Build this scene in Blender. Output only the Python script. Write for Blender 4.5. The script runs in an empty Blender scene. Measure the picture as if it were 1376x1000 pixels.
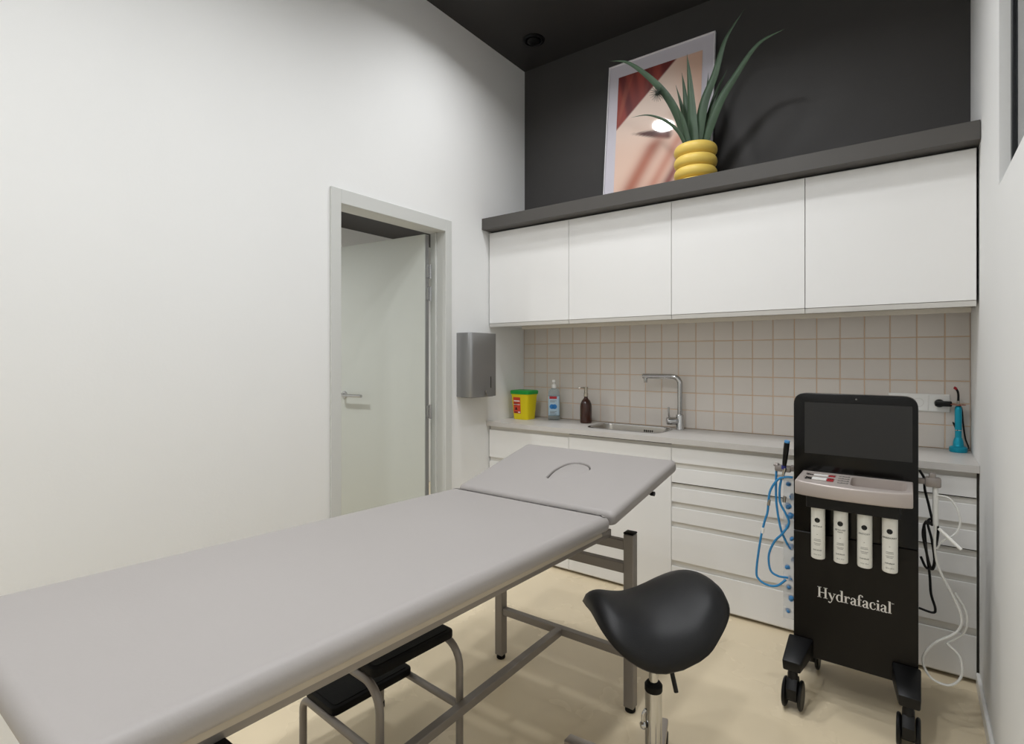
import bpy, bmesh, math, random
from mathutils import Vector, Matrix, noise
random.seed(7)
scene = bpy.context.scene
COL = scene.collection
PI = math.pi

# ------------------------------------------------------------------ camera
W_PX, H_PX = 1376, 1000
F_PX, CY, YAW, CAM_H = 725.67, 480.55, 36.658, 1.3403
cam_d = bpy.data.cameras.new('camera'); cam = bpy.data.objects.new('camera', cam_d); COL.objects.link(cam)
cam_d.sensor_width = 36.0; cam_d.lens = F_PX / W_PX * 36.0
cam_d.shift_y = -(H_PX / 2 - CY) / W_PX
cam_d.clip_start = 0.02
cam.location = (0, 0, CAM_H); cam.rotation_euler = (PI / 2, 0, math.radians(YAW))
scene.camera = cam
scene.view_settings.view_transform = 'Standard'
scene.view_settings.look = 'None'
scene.view_settings.gamma = 1.0
scene.view_settings.exposure = 0.0
scene.view_settings.use_curve_mapping = False

# ------------------------------------------------------------------ world
world = bpy.data.worlds.new('world'); scene.world = world; world.use_nodes = True
bg = world.node_tree.nodes['Background']
bg.inputs[0].default_value = (0.80, 0.86, 0.95, 1); bg.inputs[1].default_value = 0.35

# room dimensions
XL, XR, YB, YN, ZC = -2.3686, 0.2150, 3.3434, -1.15, 3.506
YF, YC, YS = 2.910, 2.885, 2.835
LAMPS = [(-1.67, 2.31), (-0.75, 2.05), (-1.20, 1.10), (-0.70, 0.55), (-1.20, -0.25), (-0.75, -0.70)]
LAMP_W = [9.5, 10.6, 9.8, 10.0, 10.0, 12.0]

# ------------------------------------------------------------------ materials
def lin(h):
    h = h.lstrip('#'); out = []
    for i in (0, 2, 4):
        c = int(h[i:i + 2], 16) / 255
        out.append(c / 12.92 if c <= 0.04045 else ((c + 0.055) / 1.055) ** 2.4)
    return (*out, 1)

MATS = {}
def mat(name, hexc, rough=0.5, metal=0.0, var=0.0, vscale=4.0, bump=0.0, bscale=200.0, coat=0.0, spec=0.5,
        trans=0.0, emit=None, estr=0.0, rvar=0.0, aniso=None, ior=1.45, alpha=1.0):
    if name in MATS: return MATS[name]
    m = bpy.data.materials.new(name); m.use_nodes = True; MATS[name] = m
    nt = m.node_tree; b = nt.nodes['Principled BSDF']
    col = lin(hexc)
    b.inputs['Base Color'].default_value = col
    b.inputs['Roughness'].default_value = rough
    b.inputs['Metallic'].default_value = metal
    b.inputs['Specular IOR Level'].default_value = spec
    b.inputs['IOR'].default_value = ior
    b.inputs['Coat Weight'].default_value = coat
    b.inputs['Coat Roughness'].default_value = 0.04
    b.inputs['Transmission Weight'].default_value = trans
    b.inputs['Alpha'].default_value = alpha
    if emit:
        b.inputs['Emission Color'].default_value = lin(emit); b.inputs['Emission Strength'].default_value = estr
    tc = nt.nodes.new('ShaderNodeTexCoord')
    if var > 0 or rvar > 0:
        n = nt.nodes.new('ShaderNodeTexNoise'); n.inputs['Scale'].default_value = vscale
        n.inputs['Detail'].default_value = 4.0
        nt.links.new(tc.outputs['Object'], n.inputs['Vector'])
        if var > 0:
            r = nt.nodes.new('ShaderNodeValToRGB')
            r.color_ramp.elements[0].position = 0.3; r.color_ramp.elements[1].position = 0.7
            r.color_ramp.elements[0].color = tuple(c * (1 - var) for c in col[:3]) + (1,)
            r.color_ramp.elements[1].color = tuple(min(1, c * (1 + var)) for c in col[:3]) + (1,)
            nt.links.new(n.outputs['Fac'], r.inputs['Fac']); nt.links.new(r.outputs['Color'], b.inputs['Base Color'])
        if rvar > 0:
            mr = nt.nodes.new('ShaderNodeMapRange')
            mr.inputs['To Min'].default_value = max(0.02, rough - rvar); mr.inputs['To Max'].default_value = rough + rvar
            nt.links.new(n.outputs['Fac'], mr.inputs['Value']); nt.links.new(mr.outputs['Result'], b.inputs['Roughness'])
    if bump > 0:
        n2 = nt.nodes.new('ShaderNodeTexNoise'); n2.inputs['Scale'].default_value = bscale; n2.inputs['Detail'].default_value = 3.0
        bp = nt.nodes.new('ShaderNodeBump'); bp.inputs['Strength'].default_value = bump; bp.inputs['Distance'].default_value = 0.002
        nt.links.new(tc.outputs['Object'], n2.inputs['Vector'])
        nt.links.new(n2.outputs['Fac'], bp.inputs['Height']); nt.links.new(bp.outputs['Normal'], b.inputs['Normal'])
    return m

M_WALL = mat('white_wall_paint', '#EAEAE8', 0.75, bump=0.12, bscale=90, var=0.012, vscale=1.5)
M_DARK = mat('charcoal_wall_paint', '#403E3D', 0.6, bump=0.12, bscale=90, var=0.03, vscale=2)
M_CEIL = mat('charcoal_ceiling_paint', '#32302F', 0.55, bump=0.08, bscale=90)
M_FLOOR = mat('cream_resin_floor', '#E4D4B5', 0.27, var=0.035, vscale=2.2, rvar=0.06, spec=0.5)
M_LAM = mat('white_laminate', '#EEEDEB', 0.42)
M_LAMEDGE = mat('white_laminate_edge', '#D9D7D2', 0.5)
M_RECESS = mat('aluminium_grip_channel', '#E2DFD8', 0.45)
M_GAP = mat('dark_joint_and_shade', '#3A3631', 0.8)
M_TOP = mat('grey_worktop', '#C9C5C0', 0.4, var=0.02, vscale=30)
M_SHELF = mat('charcoal_shelf_laminate', '#524F4C', 0.5, var=0.03, vscale=3)
M_TILE = mat('taupe_glazed_tile', '#D6CFC7', 0.22, var=0.03, vscale=3, bump=0.05, bscale=20)
M_GROUT = mat('peach_grout', '#D2B79C', 0.9)
M_STEEL = mat('brushed_steel', '#A7A29A', 0.3, 1.0)
M_CHROME = mat('chrome', '#BDBDBD', 0.12, 1.0)
M_DISP = mat('grey_satin_metal', '#9B9B9B', 0.4, 0.8)
M_DOORF = mat('grey_door_paint', '#CDCECA', 0.45)
M_DOOR = mat('grey_green_door_paint', '#C2C5BE', 0.42)
M_VINYL = mat('greige_vinyl', '#A39E9B', 0.5, var=0.012, vscale=3, bump=0.1, bscale=160)
M_FRAME = mat('grey_powder_coat', '#8C8680', 0.45, 0.35)
M_CREAM = mat('cream_board_edge', '#B5AA98', 0.6)
M_RUB = mat('black_rubber', '#090909', 0.55, spec=0.2, bump=0.2, bscale=300)
M_LEATHER = mat('black_leatherette', '#111112', 0.45, spec=0.35, bump=0.18, bscale=420)
M_BLK = mat('black_plastic', '#0C0C0D', 0.4, spec=0.35)
M_GLOSS = mat('black_gloss_panel', '#060606', 0.16, spec=0.35)
M_PANEL = mat('black_brown_panel', '#0A0807', 0.3, spec=0.3)
M_SCREEN = mat('dark_screen', '#2A2A2A', 0.24, spec=0.4)
M_TRAY = mat('champagne_plastic', '#B5ABA5', 0.35, 0.25)
M_WHITE = mat('white_plastic', '#EFEEEA', 0.35)
M_BOT = mat('bottle_white', '#E9E8E0', 0.4)
M_INK = mat('black_ink', '#1A1A1A', 0.6)
M_INKG = mat('grey_ink', '#77746F', 0.6)
M_RED = mat('red_print', '#B42A33', 0.5)
M_SILVER = mat('silver_lettering', '#E3E1DE', 0.4, 0.2)
M_BLUEH = mat('blue_hose', '#2E86BE', 0.35)
M_BLUET = mat('blue_tip', '#4F93CC', 0.4)
M_CLEAR = mat('clear_tube', '#F0F0EC', 0.2, trans=0.25)
M_BAG = mat('clear_film', '#F1F4F6', 0.2, trans=0.2, alpha=0.5, ior=1.1)
M_GREYP = mat('grey_bracket', '#8E8782', 0.4, 0.3)
M_YEL = mat('yellow_tub', '#F2DE12', 0.38)
M_GRN = mat('green_lid', '#1F9A3C', 0.4)
M_LABO = mat('orange_red_label', '#D2452B', 0.5)
M_PALE = mat('clear_bottle', '#DCE8EE', 0.08, trans=0.85, ior=1.2)
M_LABB = mat('pale_blue_label', '#B3CBDA', 0.45)
M_BLUEP = mat('blue_print', '#2B7FC6', 0.5)
M_AMBER = mat('amber_glass', '#3A1C12', 0.12, coat=0.3)
M_PUMPS = mat('pump_steel', '#BDB6AA', 0.25, 1.0)
M_TEAL = mat('turquoise_anodised', '#1FA3C0', 0.28, 0.55)
M_ORNG = mat('orange_shield', '#B8562E', 0.3, trans=0.3)
M_DRED = mat('dark_red_tip', '#A01E2A', 0.35)
M_POT = mat('mustard_ceramic', '#E6C662', 0.45)
M_SOIL = mat('soil', '#2E241C', 0.95, bump=0.6, bscale=80)
M_LEAF = mat('succulent_leaf', '#3A4F3A', 0.5, var=0.25, vscale=9, bump=0.2, bscale=60)
M_SPIK = mat('dark_spike', '#3C463E', 0.6)
M_PFRAME = mat('white_frame', '#E4E2E6', 0.4)
M_MATB = mat('lilac_white_mount', '#D9D4DA', 0.6)
M_BWIN = mat('black_window_frame', '#17191B', 0.4)
M_GLASS = mat('window_glass', '#F4F7F7', 0.02, trans=1.0, ior=1.45)
M_LAMP = mat('lamp_diffuser', '#FFFFFF', 0.5, emit='#FFFFFF', estr=6.0)

# ------------------------------------------------------------------ mesh helpers
def link(o, parent=None):
    COL.objects.link(o)
    if parent is not None: o.parent = parent
    return o

def obj(name, bm, m, parent=None, smooth=35):
    me = bpy.data.meshes.new(name)
    bmesh.ops.recalc_face_normals(bm, faces=bm.faces[:])
    bm.to_mesh(me); bm.free()
    if isinstance(m, (list, tuple)):
        for k in m: me.materials.append(k)
    else: me.materials.append(m)
    if smooth:
        for p in me.polygons: p.use_smooth = True
        me.set_sharp_from_angle(angle=math.radians(smooth))
    return link(bpy.data.objects.new(name, me), parent)

def tag(o, label, cat, group=None):
    o['label'] = label; o['category'] = cat
    if group: o['group'] = group
    return o

def struct(o):
    o['kind'] = 'structure'; return o

def thing(name, label, cat, loc=(0, 0, 0), rot=(0, 0, 0), group=None):
    o = bpy.data.objects.new(name, None); COL.objects.link(o)
    o.location = loc; o.rotation_euler = rot; o.empty_display_size = 0.05
    return tag(o, label, cat, group)

def B(): return bmesh.new()

def merge(bm, other):
    me = bpy.data.meshes.new('tmp'); other.to_mesh(me); other.free(); bm.from_mesh(me); bpy.data.meshes.remove(me)
    return bm

def box(bm, lo, hi, bev=0.0, seg=2, mtx=None):
    t = bmesh.new()
    bmesh.ops.create_cube(t, size=1.0)
    for v in t.verts:
        v.co = Vector([lo[i] + (v.co[i] + 0.5) * (hi[i] - lo[i]) for i in range(3)])
    if bev > 0:
        bmesh.ops.bevel(t, geom=t.edges[:], offset=bev, segments=seg, affect='EDGES', profile=0.5)
    if mtx is not None: t.transform(mtx)
    return merge(bm, t)

def frame_for(d):
    d = Vector(d).normalized()
    up = Vector((0, 0, 1)) if abs(d.z) < 0.95 else Vector((1, 0, 0))
    s = d.cross(up).normalized(); u = s.cross(d).normalized()
    return d, s, u

def catmull(pts, n=8):
    P = [Vector(p) for p in pts]
    if len(P) < 3: return P
    out = []
    for i in range(len(P) - 1):
        p0 = P[i - 1] if i > 0 else P[0] * 2 - P[1]
        p1, p2 = P[i], P[i + 1]
        p3 = P[i + 2] if i + 2 < len(P) else P[-1] * 2 - P[-2]
        for k in range(n):
            t = k / n
            out.append(0.5 * ((2 * p1) + (p2 - p0) * t + (2 * p0 - 5 * p1 + 4 * p2 - p3) * t * t + (3 * p1 - p0 - 3 * p2 + p3) * t ** 3))
    out.append(P[-1]); return out

def sweep(bm, pts, prof, cap=True, scale=None):
    """sweep a closed 2-D profile (list of (s,u)) along pts with parallel transport"""
    P = [Vector(p) for p in pts]; n = len(P); rings = []
    t0 = (P[1] - P[0]).normalized(); _, s, u = frame_for(t0); pt = t0
    for i in range(n):
        t = (P[min(i + 1, n - 1)] - P[max(i - 1, 0)]).normalized()
        ax = pt.cross(t)
        if ax.length > 1e-8:
            R = Matrix.Rotation(pt.angle(t), 3, ax.normalized()); s = R @ s; u = R @ u
        pt = t
        k = scale[i] if scale else 1.0
        rings.append([bm.verts.new(P[i] + s * a * k + u * b * k) for a, b in prof])
    m = len(prof)
    for i in range(n - 1):
        for j in range(m):
            bm.faces.new((rings[i][j], rings[i][(j + 1) % m], rings[i + 1][(j + 1) % m], rings[i + 1][j]))
    if cap:
        bm.faces.new(rings[0][::-1]); bm.faces.new(rings[-1])
    return bm

def circ(r, n=10): return [(r * math.cos(2 * PI * i / n), r * math.sin(2 * PI * i / n)) for i in range(n)]
def rrect(w, h, r, n=4):
    out = []
    for cx, cy, a0 in ((w / 2 - r, h / 2 - r, 0), (-w / 2 + r, h / 2 - r, 90), (-w / 2 + r, -h / 2 + r, 180), (w / 2 - r, -h / 2 + r, 270)):
        for k in range(n + 1):
            a = math.radians(a0 + 90 * k / n); out.append((cx + r * math.cos(a), cy + r * math.sin(a)))
    return out

def tube(bm, pts, r, n=10, smooth=0):
    return sweep(bm, catmull(pts, smooth) if smooth else pts, circ(r, n))

def bar(bm, a, b, w, h, r=0.003): return sweep(bm, [a, b], rrect(w, h, r, 2))

def lathe(bm, prof, c=(0, 0, 0), n=28, axis='z'):
    """prof: list of (r,z)"""
    rings = []
    for r, z in prof:
        if r < 1e-6: rings.append([bm.verts.new((c[0], c[1], c[2] + z))])
        else: rings.append([bm.verts.new((c[0] + r * math.cos(2 * PI * i / n), c[1] + r * math.sin(2 * PI * i / n), c[2] + z)) for i in range(n)])
    for a, b in zip(rings[:-1], rings[1:]):
        if len(a) == 1 and len(b) == 1: continue
        for i in range(n):
            j = (i + 1) % n
            if len(a) == 1: bm.faces.new((a[0], b[i], b[j]))
            elif len(b) == 1: bm.faces.new((a[i], a[j], b[0]))
            else: bm.faces.new((a[i], a[j], b[j], b[i]))
    for ring in (rings[0], rings[-1]):
        if len(ring) > 1: bm.faces.new(ring)
    return bm

def lathe_dir(bm, prof, base, d, n=20):
    t = bmesh.new(); lathe(t, prof, n=n)
    dd, s, u = frame_for(d)
    M = Matrix((s, u, dd)).transposed().to_4x4(); M.translation = Vector(base)
    t.transform(M); return merge(bm, t)

def prism(bm, poly, lo, hi, plane='xy', bev=0.0, seg=2):
    """extrude a 2-D polygon between lo and hi along the remaining axis"""
    t = bmesh.new()
    def P(a, b, c):
        return {'xy': (a, b, c), 'xz': (a, c, b), 'yz': (c, a, b)}[plane]
    A = [t.verts.new(P(a, b, lo)) for a, b in poly]; Bv = [t.verts.new(P(a, b, hi)) for a, b in poly]
    t.faces.new(A[::-1]); t.faces.new(Bv); n = len(poly)
    for i in range(n): t.faces.new((A[i], A[(i + 1) % n], Bv[(i + 1) % n], Bv[i]))
    bmesh.ops.recalc_face_normals(t, faces=t.faces[:])
    if bev > 0:
        ed = [e for e in t.edges if (e.verts[0] in A) == (e.verts[1] in A)]
        bmesh.ops.bevel(t, geom=ed, offset=bev, segments=seg, affect='EDGES', profile=0.5)
    return merge(bm, t)

def roundpoly(poly, rads, n=5):
    """round polygon corners"""
    out = []; m = len(poly)
    for i in range(m):
        p0, p1, p2 = Vector(poly[i - 1]), Vector(poly[i]), Vector(poly[(i + 1) % m])
        r = rads[i] if isinstance(rads, (list, tuple)) else rads
        if r <= 0: out.append(tuple(p1)); continue
        a = p1 + (p0 - p1).normalized() * r; b = p1 + (p2 - p1).normalized() * r
        for k in range(n + 1):
            t = k / n; out.append(tuple(a * (1 - t) ** 2 + p1 * 2 * t * (1 - t) + b * t * t))
    return out

def text_mesh(name, s, size, m, parent, mtx, align='CENTER', depth=0.0003):
    cu = bpy.data.curves.new(name, 'FONT'); cu.body = s; cu.size = size; cu.align_x = align
    cu.extrude = depth; cu.resolution_u = 2
    o = bpy.data.objects.new(name, cu); COL.objects.link(o)
    bpy.context.view_layer.update()
    me = bpy.data.meshes.new_from_object(o.evaluated_get(bpy.context.evaluated_depsgraph_get()))
    bpy.data.objects.remove(o); bpy.data.curves.remove(cu)
    me.transform(mtx); me.materials.clear(); me.materials.append(m)
    return link(bpy.data.objects.new(name, me), parent)

# ================================================================== SETTING
T = 0.12
bm = B(); box(bm, (XL - 0.02, YN - T, -0.06), (XR + T, YB + T, 0)); floor = struct(obj('floor', bm, M_FLOOR, smooth=0))
bm = B(); box(bm, (XL - T, YN - T, ZC), (XR + T, YB + T, ZC + 0.1)); struct(obj('ceiling', bm, M_CEIL, smooth=0))
# left wall with door opening
DY0, DY1, DZ = 1.699, 2.468, 2.132         # clear opening
bm = B()
box(bm, (XL - T, YN, -0.06), (XL, DY0 - 0.03, ZC)); box(bm, (XL - T, DY1 + 0.03, -0.06), (XL, YB, ZC)); box(bm, (XL - T, DY0 - 0.03, DZ + 0.03), (XL, DY1 + 0.03, ZC))
wall_left = struct(obj('wall_left', bm, M_WALL, smooth=0))
# right wall with high window opening
WY0, WY1, WZ0, WZ1 = 0.55, 2.279, 1.882, 3.05
bm = B()
box(bm, (XR, YN, -0.06), (XR + T, YB, WZ0)); box(bm, (XR, YN, WZ1), (XR + T, YB, ZC))
box(bm, (XR, WY1, WZ0), (XR + T, YB, WZ1)); box(bm, (XR, YN, WZ0), (XR + T, WY0, WZ1))
struct(obj('wall_right', bm, M_WALL, smooth=0))
bm = B(); box(bm, (XL - T, YN - T, -0.06), (XR + T, YN, ZC)); struct(obj('wall_front', bm, M_WALL, smooth=0))
bm = B(); box(bm, (XL - T, YB, -0.06), (XR + T, YB + T, ZC)); wall_back = struct(obj('wall_back', bm, M_DARK, smooth=0))
# tiled splashback: grout bed and one object per tile
TZ0, TZ1 = 0.902, 1.565
bm = B(); box(bm, (XL + 0.001, YB - 0.0105, TZ0), (XR - 0.001, YB + 0.001, TZ1)); grout = obj('grout_bed', bm, M_GROUT, wall_back, 0)
xs = [XL + 0.001] + [0.12 - 0.1085 * k for k in range(22, -1, -1)] + [XR - 0.001]
zs = [TZ0] + [1.4405 - 0.1065 * k for k in range(4, -1, -1)] + [TZ1]
tile_cache = {}
for i in range(len(xs) - 1):
    for j in range(len(zs) - 1):
        w = round(xs[i + 1] - xs[i], 4); h = round(zs[j + 1] - zs[j], 4)
        if (w, h) not in tile_cache:
            bm = B(); g = 0.002
            box(bm, (-w / 2 + g, -0.004, -h / 2 + g), (w / 2 - g, 0.004, h / 2 - g), 0.0018, 1)
            o = obj('tile', bm, M_TILE, wall_back, 30); tile_cache[(w, h)] = o.data
        else:
            o = link(bpy.data.objects.new('tile', tile_cache[(w, h)]), wall_back)
        o.location = ((xs[i] + xs[i + 1]) / 2, YB - 0.008, (zs[j] + zs[j + 1]) / 2)
        o.rotation_euler = (random.uniform(-.004, .004), 0, random.uniform(-.004, .004))
# skirtings
bm = B(); box(bm, (XR - 0.012, YN, 0), (XR, YF - 0.02, 0.06), 0.003, 1); struct(obj('baseboard_right', bm, M_WHITE))
bm = B(); box(bm, (XL, YN, 0), (XL + 0.012, DY0 - 0.065, 0.06), 0.003, 1); struct(obj('baseboard_left', bm, M_WHITE))
# window
win = struct(bpy.data.objects.new('window_1', None)); COL.objects.link(win); win.location = (XR + 0.027, WY0, WZ0)
Ly, Lz = WY1 - WY0, WZ1 - WZ0
bm = B(); f = 0.028
for lo, hi in (((0, 0, 0), (0.05, f, Lz)), ((0, Ly - f, 0), (0.05, Ly, Lz)), ((0, f, 0), (0.05, Ly - f, f)), ((0, f, Lz - f), (0.05, Ly - f, Lz))):
    box(bm, lo, hi, 0.002, 1)
obj('window_frame', bm, M_BWIN, win)
bm = B(); box(bm, (0.007, f, f), (0.013, Ly - f, Lz - f)); obj('pane', bm, M_GLASS, win, 0)

# hallway beyond the door
HX, HZ = -4.2, 2.53
bm = B(); box(bm, (HX - 0.1, 0.2, -0.06), (XL - 0.02, 4.6, -0.001)); struct(obj('floor_hallway', bm, M_FLOOR, smooth=0))
bm = B(); box(bm, (HX - 0.1, 0.2, HZ), (XL - T, 4.6, HZ + 0.1)); struct(obj('ceiling_hallway', bm, M_CEIL, smooth=0))
bm = B(); box(bm, (HX - 0.1, 0.2, 0), (HX, 4.6, HZ)); struct(obj('wall_hallway', bm, M_WALL, smooth=0))
bm = B(); box(bm, (HX - 0.1, 4.6, 0), (XL - T, 4.7, HZ)); box(bm, (HX - 0.1, 0.1, 0), (XL - T, 0.2, HZ)); box(bm, (XL - T, YB, 0), (XL - T + 0.1, 4.6, HZ))
struct(obj('wall_hallway_ends', bm, M_WALL, smooth=0))
def area(name, loc, size, power, rot=(0, 0, 0), color=(1, 1, 1), shape='DISK', parent=None):
    l = bpy.data.lights.new(name, 'AREA'); l.shape = shape; l.size = size; l.energy = power; l.color = color
    if shape == 'RECTANGLE': l.size_y = size
    o = bpy.data.objects.new(name, l); COL.objects.link(o); o.location = loc; o.rotation_euler = rot
    if parent: o.parent = parent
    return o

def ceiling_lamp(x, y, z, power, label):
    t = thing('ceiling_lamp', label, 'ceiling lamp', (x, y, z), group='round ceiling lamps')
    bm = B(); lathe(bm, [(0.118, 0), (0.118, -0.03), (0.106, -0.034), (0.1, -0.03), (0.1, -0.006), (0.0, -0.006)]); obj('housing', bm, M_WHITE, t)
    bm = B(); lathe(bm, [(0.0, -0.026), (0.099, -0.026), (0.099, -0.02), (0.0, -0.02)]); obj('diffuser', bm, M_LAMP, t)
    area('lamp_light', (0, 0, -0.036), 0.17, power, color=(0.965, 0.98, 1.0), parent=t).data.spread = math.radians(149)
LAMP_LAB = ['beside the door frame', 'in front of the black machine', 'over the mattress', 'beside the high window',
            'over the foot end', 'behind the photographer near the right-hand wall']
for (x, y), w, pw in zip(LAMPS, LAMP_LAB, LAMP_W): ceiling_lamp(x, y, ZC, pw, 'round white ceiling lamp on the dark ceiling ' + w)
ceiling_lamp(-3.3, 1.2, HZ, 15, 'added round white lamp, out of view, lighting the hallway before the doorway')  # unseen lamp, added to brighten the hallway
ceiling_lamp(-3.3, 3.2, HZ, 15, 'added round white lamp, out of view, lighting the hallway behind the open door leaf')  # second added lamp for the hallway, also out of view

# round black vent in the ceiling
t = thing('ceiling_vent', 'small round black vent set in the dark ceiling above the door', 'vent', (-2.08, 3.04, ZC))
bm = B(); lathe(bm, [(0.075, 0.0), (0.075, -0.006), (0.06, -0.012), (0.052, -0.008), (0.052, 0.0)]); obj('ring', bm, M_BLK, t)
bm = B(); lathe(bm, [(0.0, -0.02), (0.03, -0.02), (0.044, -0.012), (0.044, -0.006), (0.0, -0.006)]); obj('cone', bm, M_BLK, t)

# ---- door frame and leaf
dr = struct(bpy.data.objects.new('door_1', None)); COL.objects.link(dr); dr.location = (XL, DY0, 0)
def dl(p): return (p[0] - XL, p[1] - DY0, p[2])
bm = B()
FY0, FY1, FZ = 1.639, 2.5243, 2.2065
for lo, hi in (((XL, FY0, 0), (XL + 0.014, DY0, FZ)), ((XL, DY1, 0), (XL + 0.014, FY1, FZ)), ((XL, DY0, DZ), (XL + 0.014, DY1, FZ))):
    box(bm, dl(lo), dl(hi), 0.002, 1)
obj('casing', bm, M_DOORF, dr)
bm = B()
box(bm, dl((XL - T, DY0 - 0.03, 0)), dl((XL + 0.0, DY0, DZ))); box(bm, dl((XL - T, DY1, 0)), dl((XL, DY1 + 0.03, DZ))); box(bm, dl((XL - T, DY0 - 0.03, DZ)), dl((XL, DY1 + 0.03, DZ + 0.03)))
obj('jamb', bm, M_DOORF, dr, 0)
bm = B()
box(bm, dl((XL - 0.075, DY1 - 0.012, 0)), dl((XL - 0.062, DY1, DZ)), 0.002, 1)
box(bm, dl((XL - 0.075, DY0, 0)), dl((XL - 0.062, DY0 + 0.012, DZ)), 0.002, 1)
obj('door_stop', bm, M_DOORF, dr)
leaf = bpy.data.objects.new('door_leaf', None)
LW, LT, LH = 0.77, 0.04, 2.11
HXY = (XL - 0.078, 2.376)
ang = math.atan2(-0.071, -0.767)
bm = B(); box(bm, (0.0, -LT, 0.008), (LW, 0, LH), 0.001, 1)
leaf = obj('door_leaf', bm, M_DOOR, dr); leaf.location = dl((HXY[0], HXY[1], 0)); leaf.rotation_euler = (0, 0, ang)
# in leaf space: +x along the leaf away from the hinge, -y is the face turned away (towards the back wall)
bm = B(); box(bm, (-0.004, -LT + 0.006, 0.01), (0.0, -0.006, LH - 0.005)); obj('edge_strip', bm, M_DISP, leaf, 0)
for z in (0.25, 1.0, 1.74, 1.88):
    bm = B(); lathe(bm, [(0.0, -0.045), (0.008, -0.045), (0.008, 0.045), (0.0, 0.045)], (-0.012, -LT - 0.002, z), 12)
    box(bm, (-0.007, -LT + 0.006, z - 0.04), (-0.003, -0.01, z + 0.04)); obj('hinge', bm, M_CHROME, leaf)
for sgn, y0 in ((1, 0.0), (-1, -LT)):
    bm = B(); lathe_dir(bm, [(0, 0), (0.026, 0), (0.026, 0.006), (0.022, 0.008), (0, 0.008)], (LW - 0.05, y0, 1.082), (0, sgn, 0)); rose = obj('rose', bm, M_CHROME, leaf)
    bm = B(); tube(bm, [(LW - 0.05, y0 + sgn * 0.006, 1.082), (LW - 0.05, y0 + sgn * 0.04, 1.082), (LW - 0.056, y0 + sgn * 0.052, 1.082), (LW - 0.075, y0 + sgn * 0.056, 1.082), (LW - 0.27, y0 + sgn * 0.056, 1.084)], 0.0105, 12, 5)
    obj('handle', bm, M_CHROME, leaf)
bm = B(); lathe_dir(bm, [(0, 0), (0.014, 0), (0.014, 0.04), (0.012, 0.045), (0, 0.045)], (HX, 2.87, 0.50), (1, 0, 0)); tag(obj('wall_door_stop', bm, M_RUB), 'small black door stop on the hallway wall beyond the open door', 'door stop')

# ================================================================== CABINETS
UX = [XL + 0.006, -1.726, -1.072, -0.418, XR - 0.008]
UZ0, UZ1 = 1.552, 2.207
ulab = ['white wall cabinet in the corner by the door, hung under the charcoal shelf',
        'white wall cabinet above the soap bottle, second from the door corner',
        'white wall cabinet hung above the sink faucet, third from the door corner',
        'white wall cabinet above the power outlets, against the right-hand white wall']
for k in range(4):
    x0, x1 = UX[k], UX[k + 1]; xc = (x0 + x1) / 2; w = x1 - x0
    t = thing('wall_cabinet', ulab[k], 'cabinet', (xc, YB - 0.012, UZ0), group='white wall cabinets')
    d = YB - 0.012 - YF
    g = 0.0015
    bm = B(); box(bm, (-w / 2, -d + 0.022, 0.012), (w / 2, 0, UZ1 - UZ0)); obj('carcass', bm, M_LAM, t, 0)
    bm = B(); box(bm, (-w / 2 + g, -d, 0.024), (w / 2 - g, -d + 0.0195, UZ1 - UZ0 - 0.008), 0.0012, 1); door = obj('door', bm, M_LAM, t)
    bm = B(); prism(bm, [(-d + 0.001, 0.022), (-d + 0.019, 0.022), (-d + 0.019, 0.0), (-d + 0.006, 0.0)], -w / 2 + g, w / 2 - g, 'yz'); obj('grip_edge', bm, M_LAMEDGE, door, 0)
# light rail beneath the wall cabinets
bm = B(); box(bm, (UX[0] + 0.14, 3.10, UZ0 - 0.012), (UX[4] - 0.004, 3.125, UZ0 + 0.0115), 0.002, 1)
t = tag(obj('light_rail', bm, mat('cream_rail', '#D6CFC2', 0.5)), 'slim cream rail along the underside of the white wall cabinets', 'rail')
# charcoal shelf
bm = B(); box(bm, (XL + 0.001, YS, 2.211), (XR - 0.002, YB - 0.002, 2.288), 0.0015, 1)
tag(obj('shelf_board', bm, M_SHELF), 'thick charcoal shelf board lying on top of the white wall cabinets', 'shelf')

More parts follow.
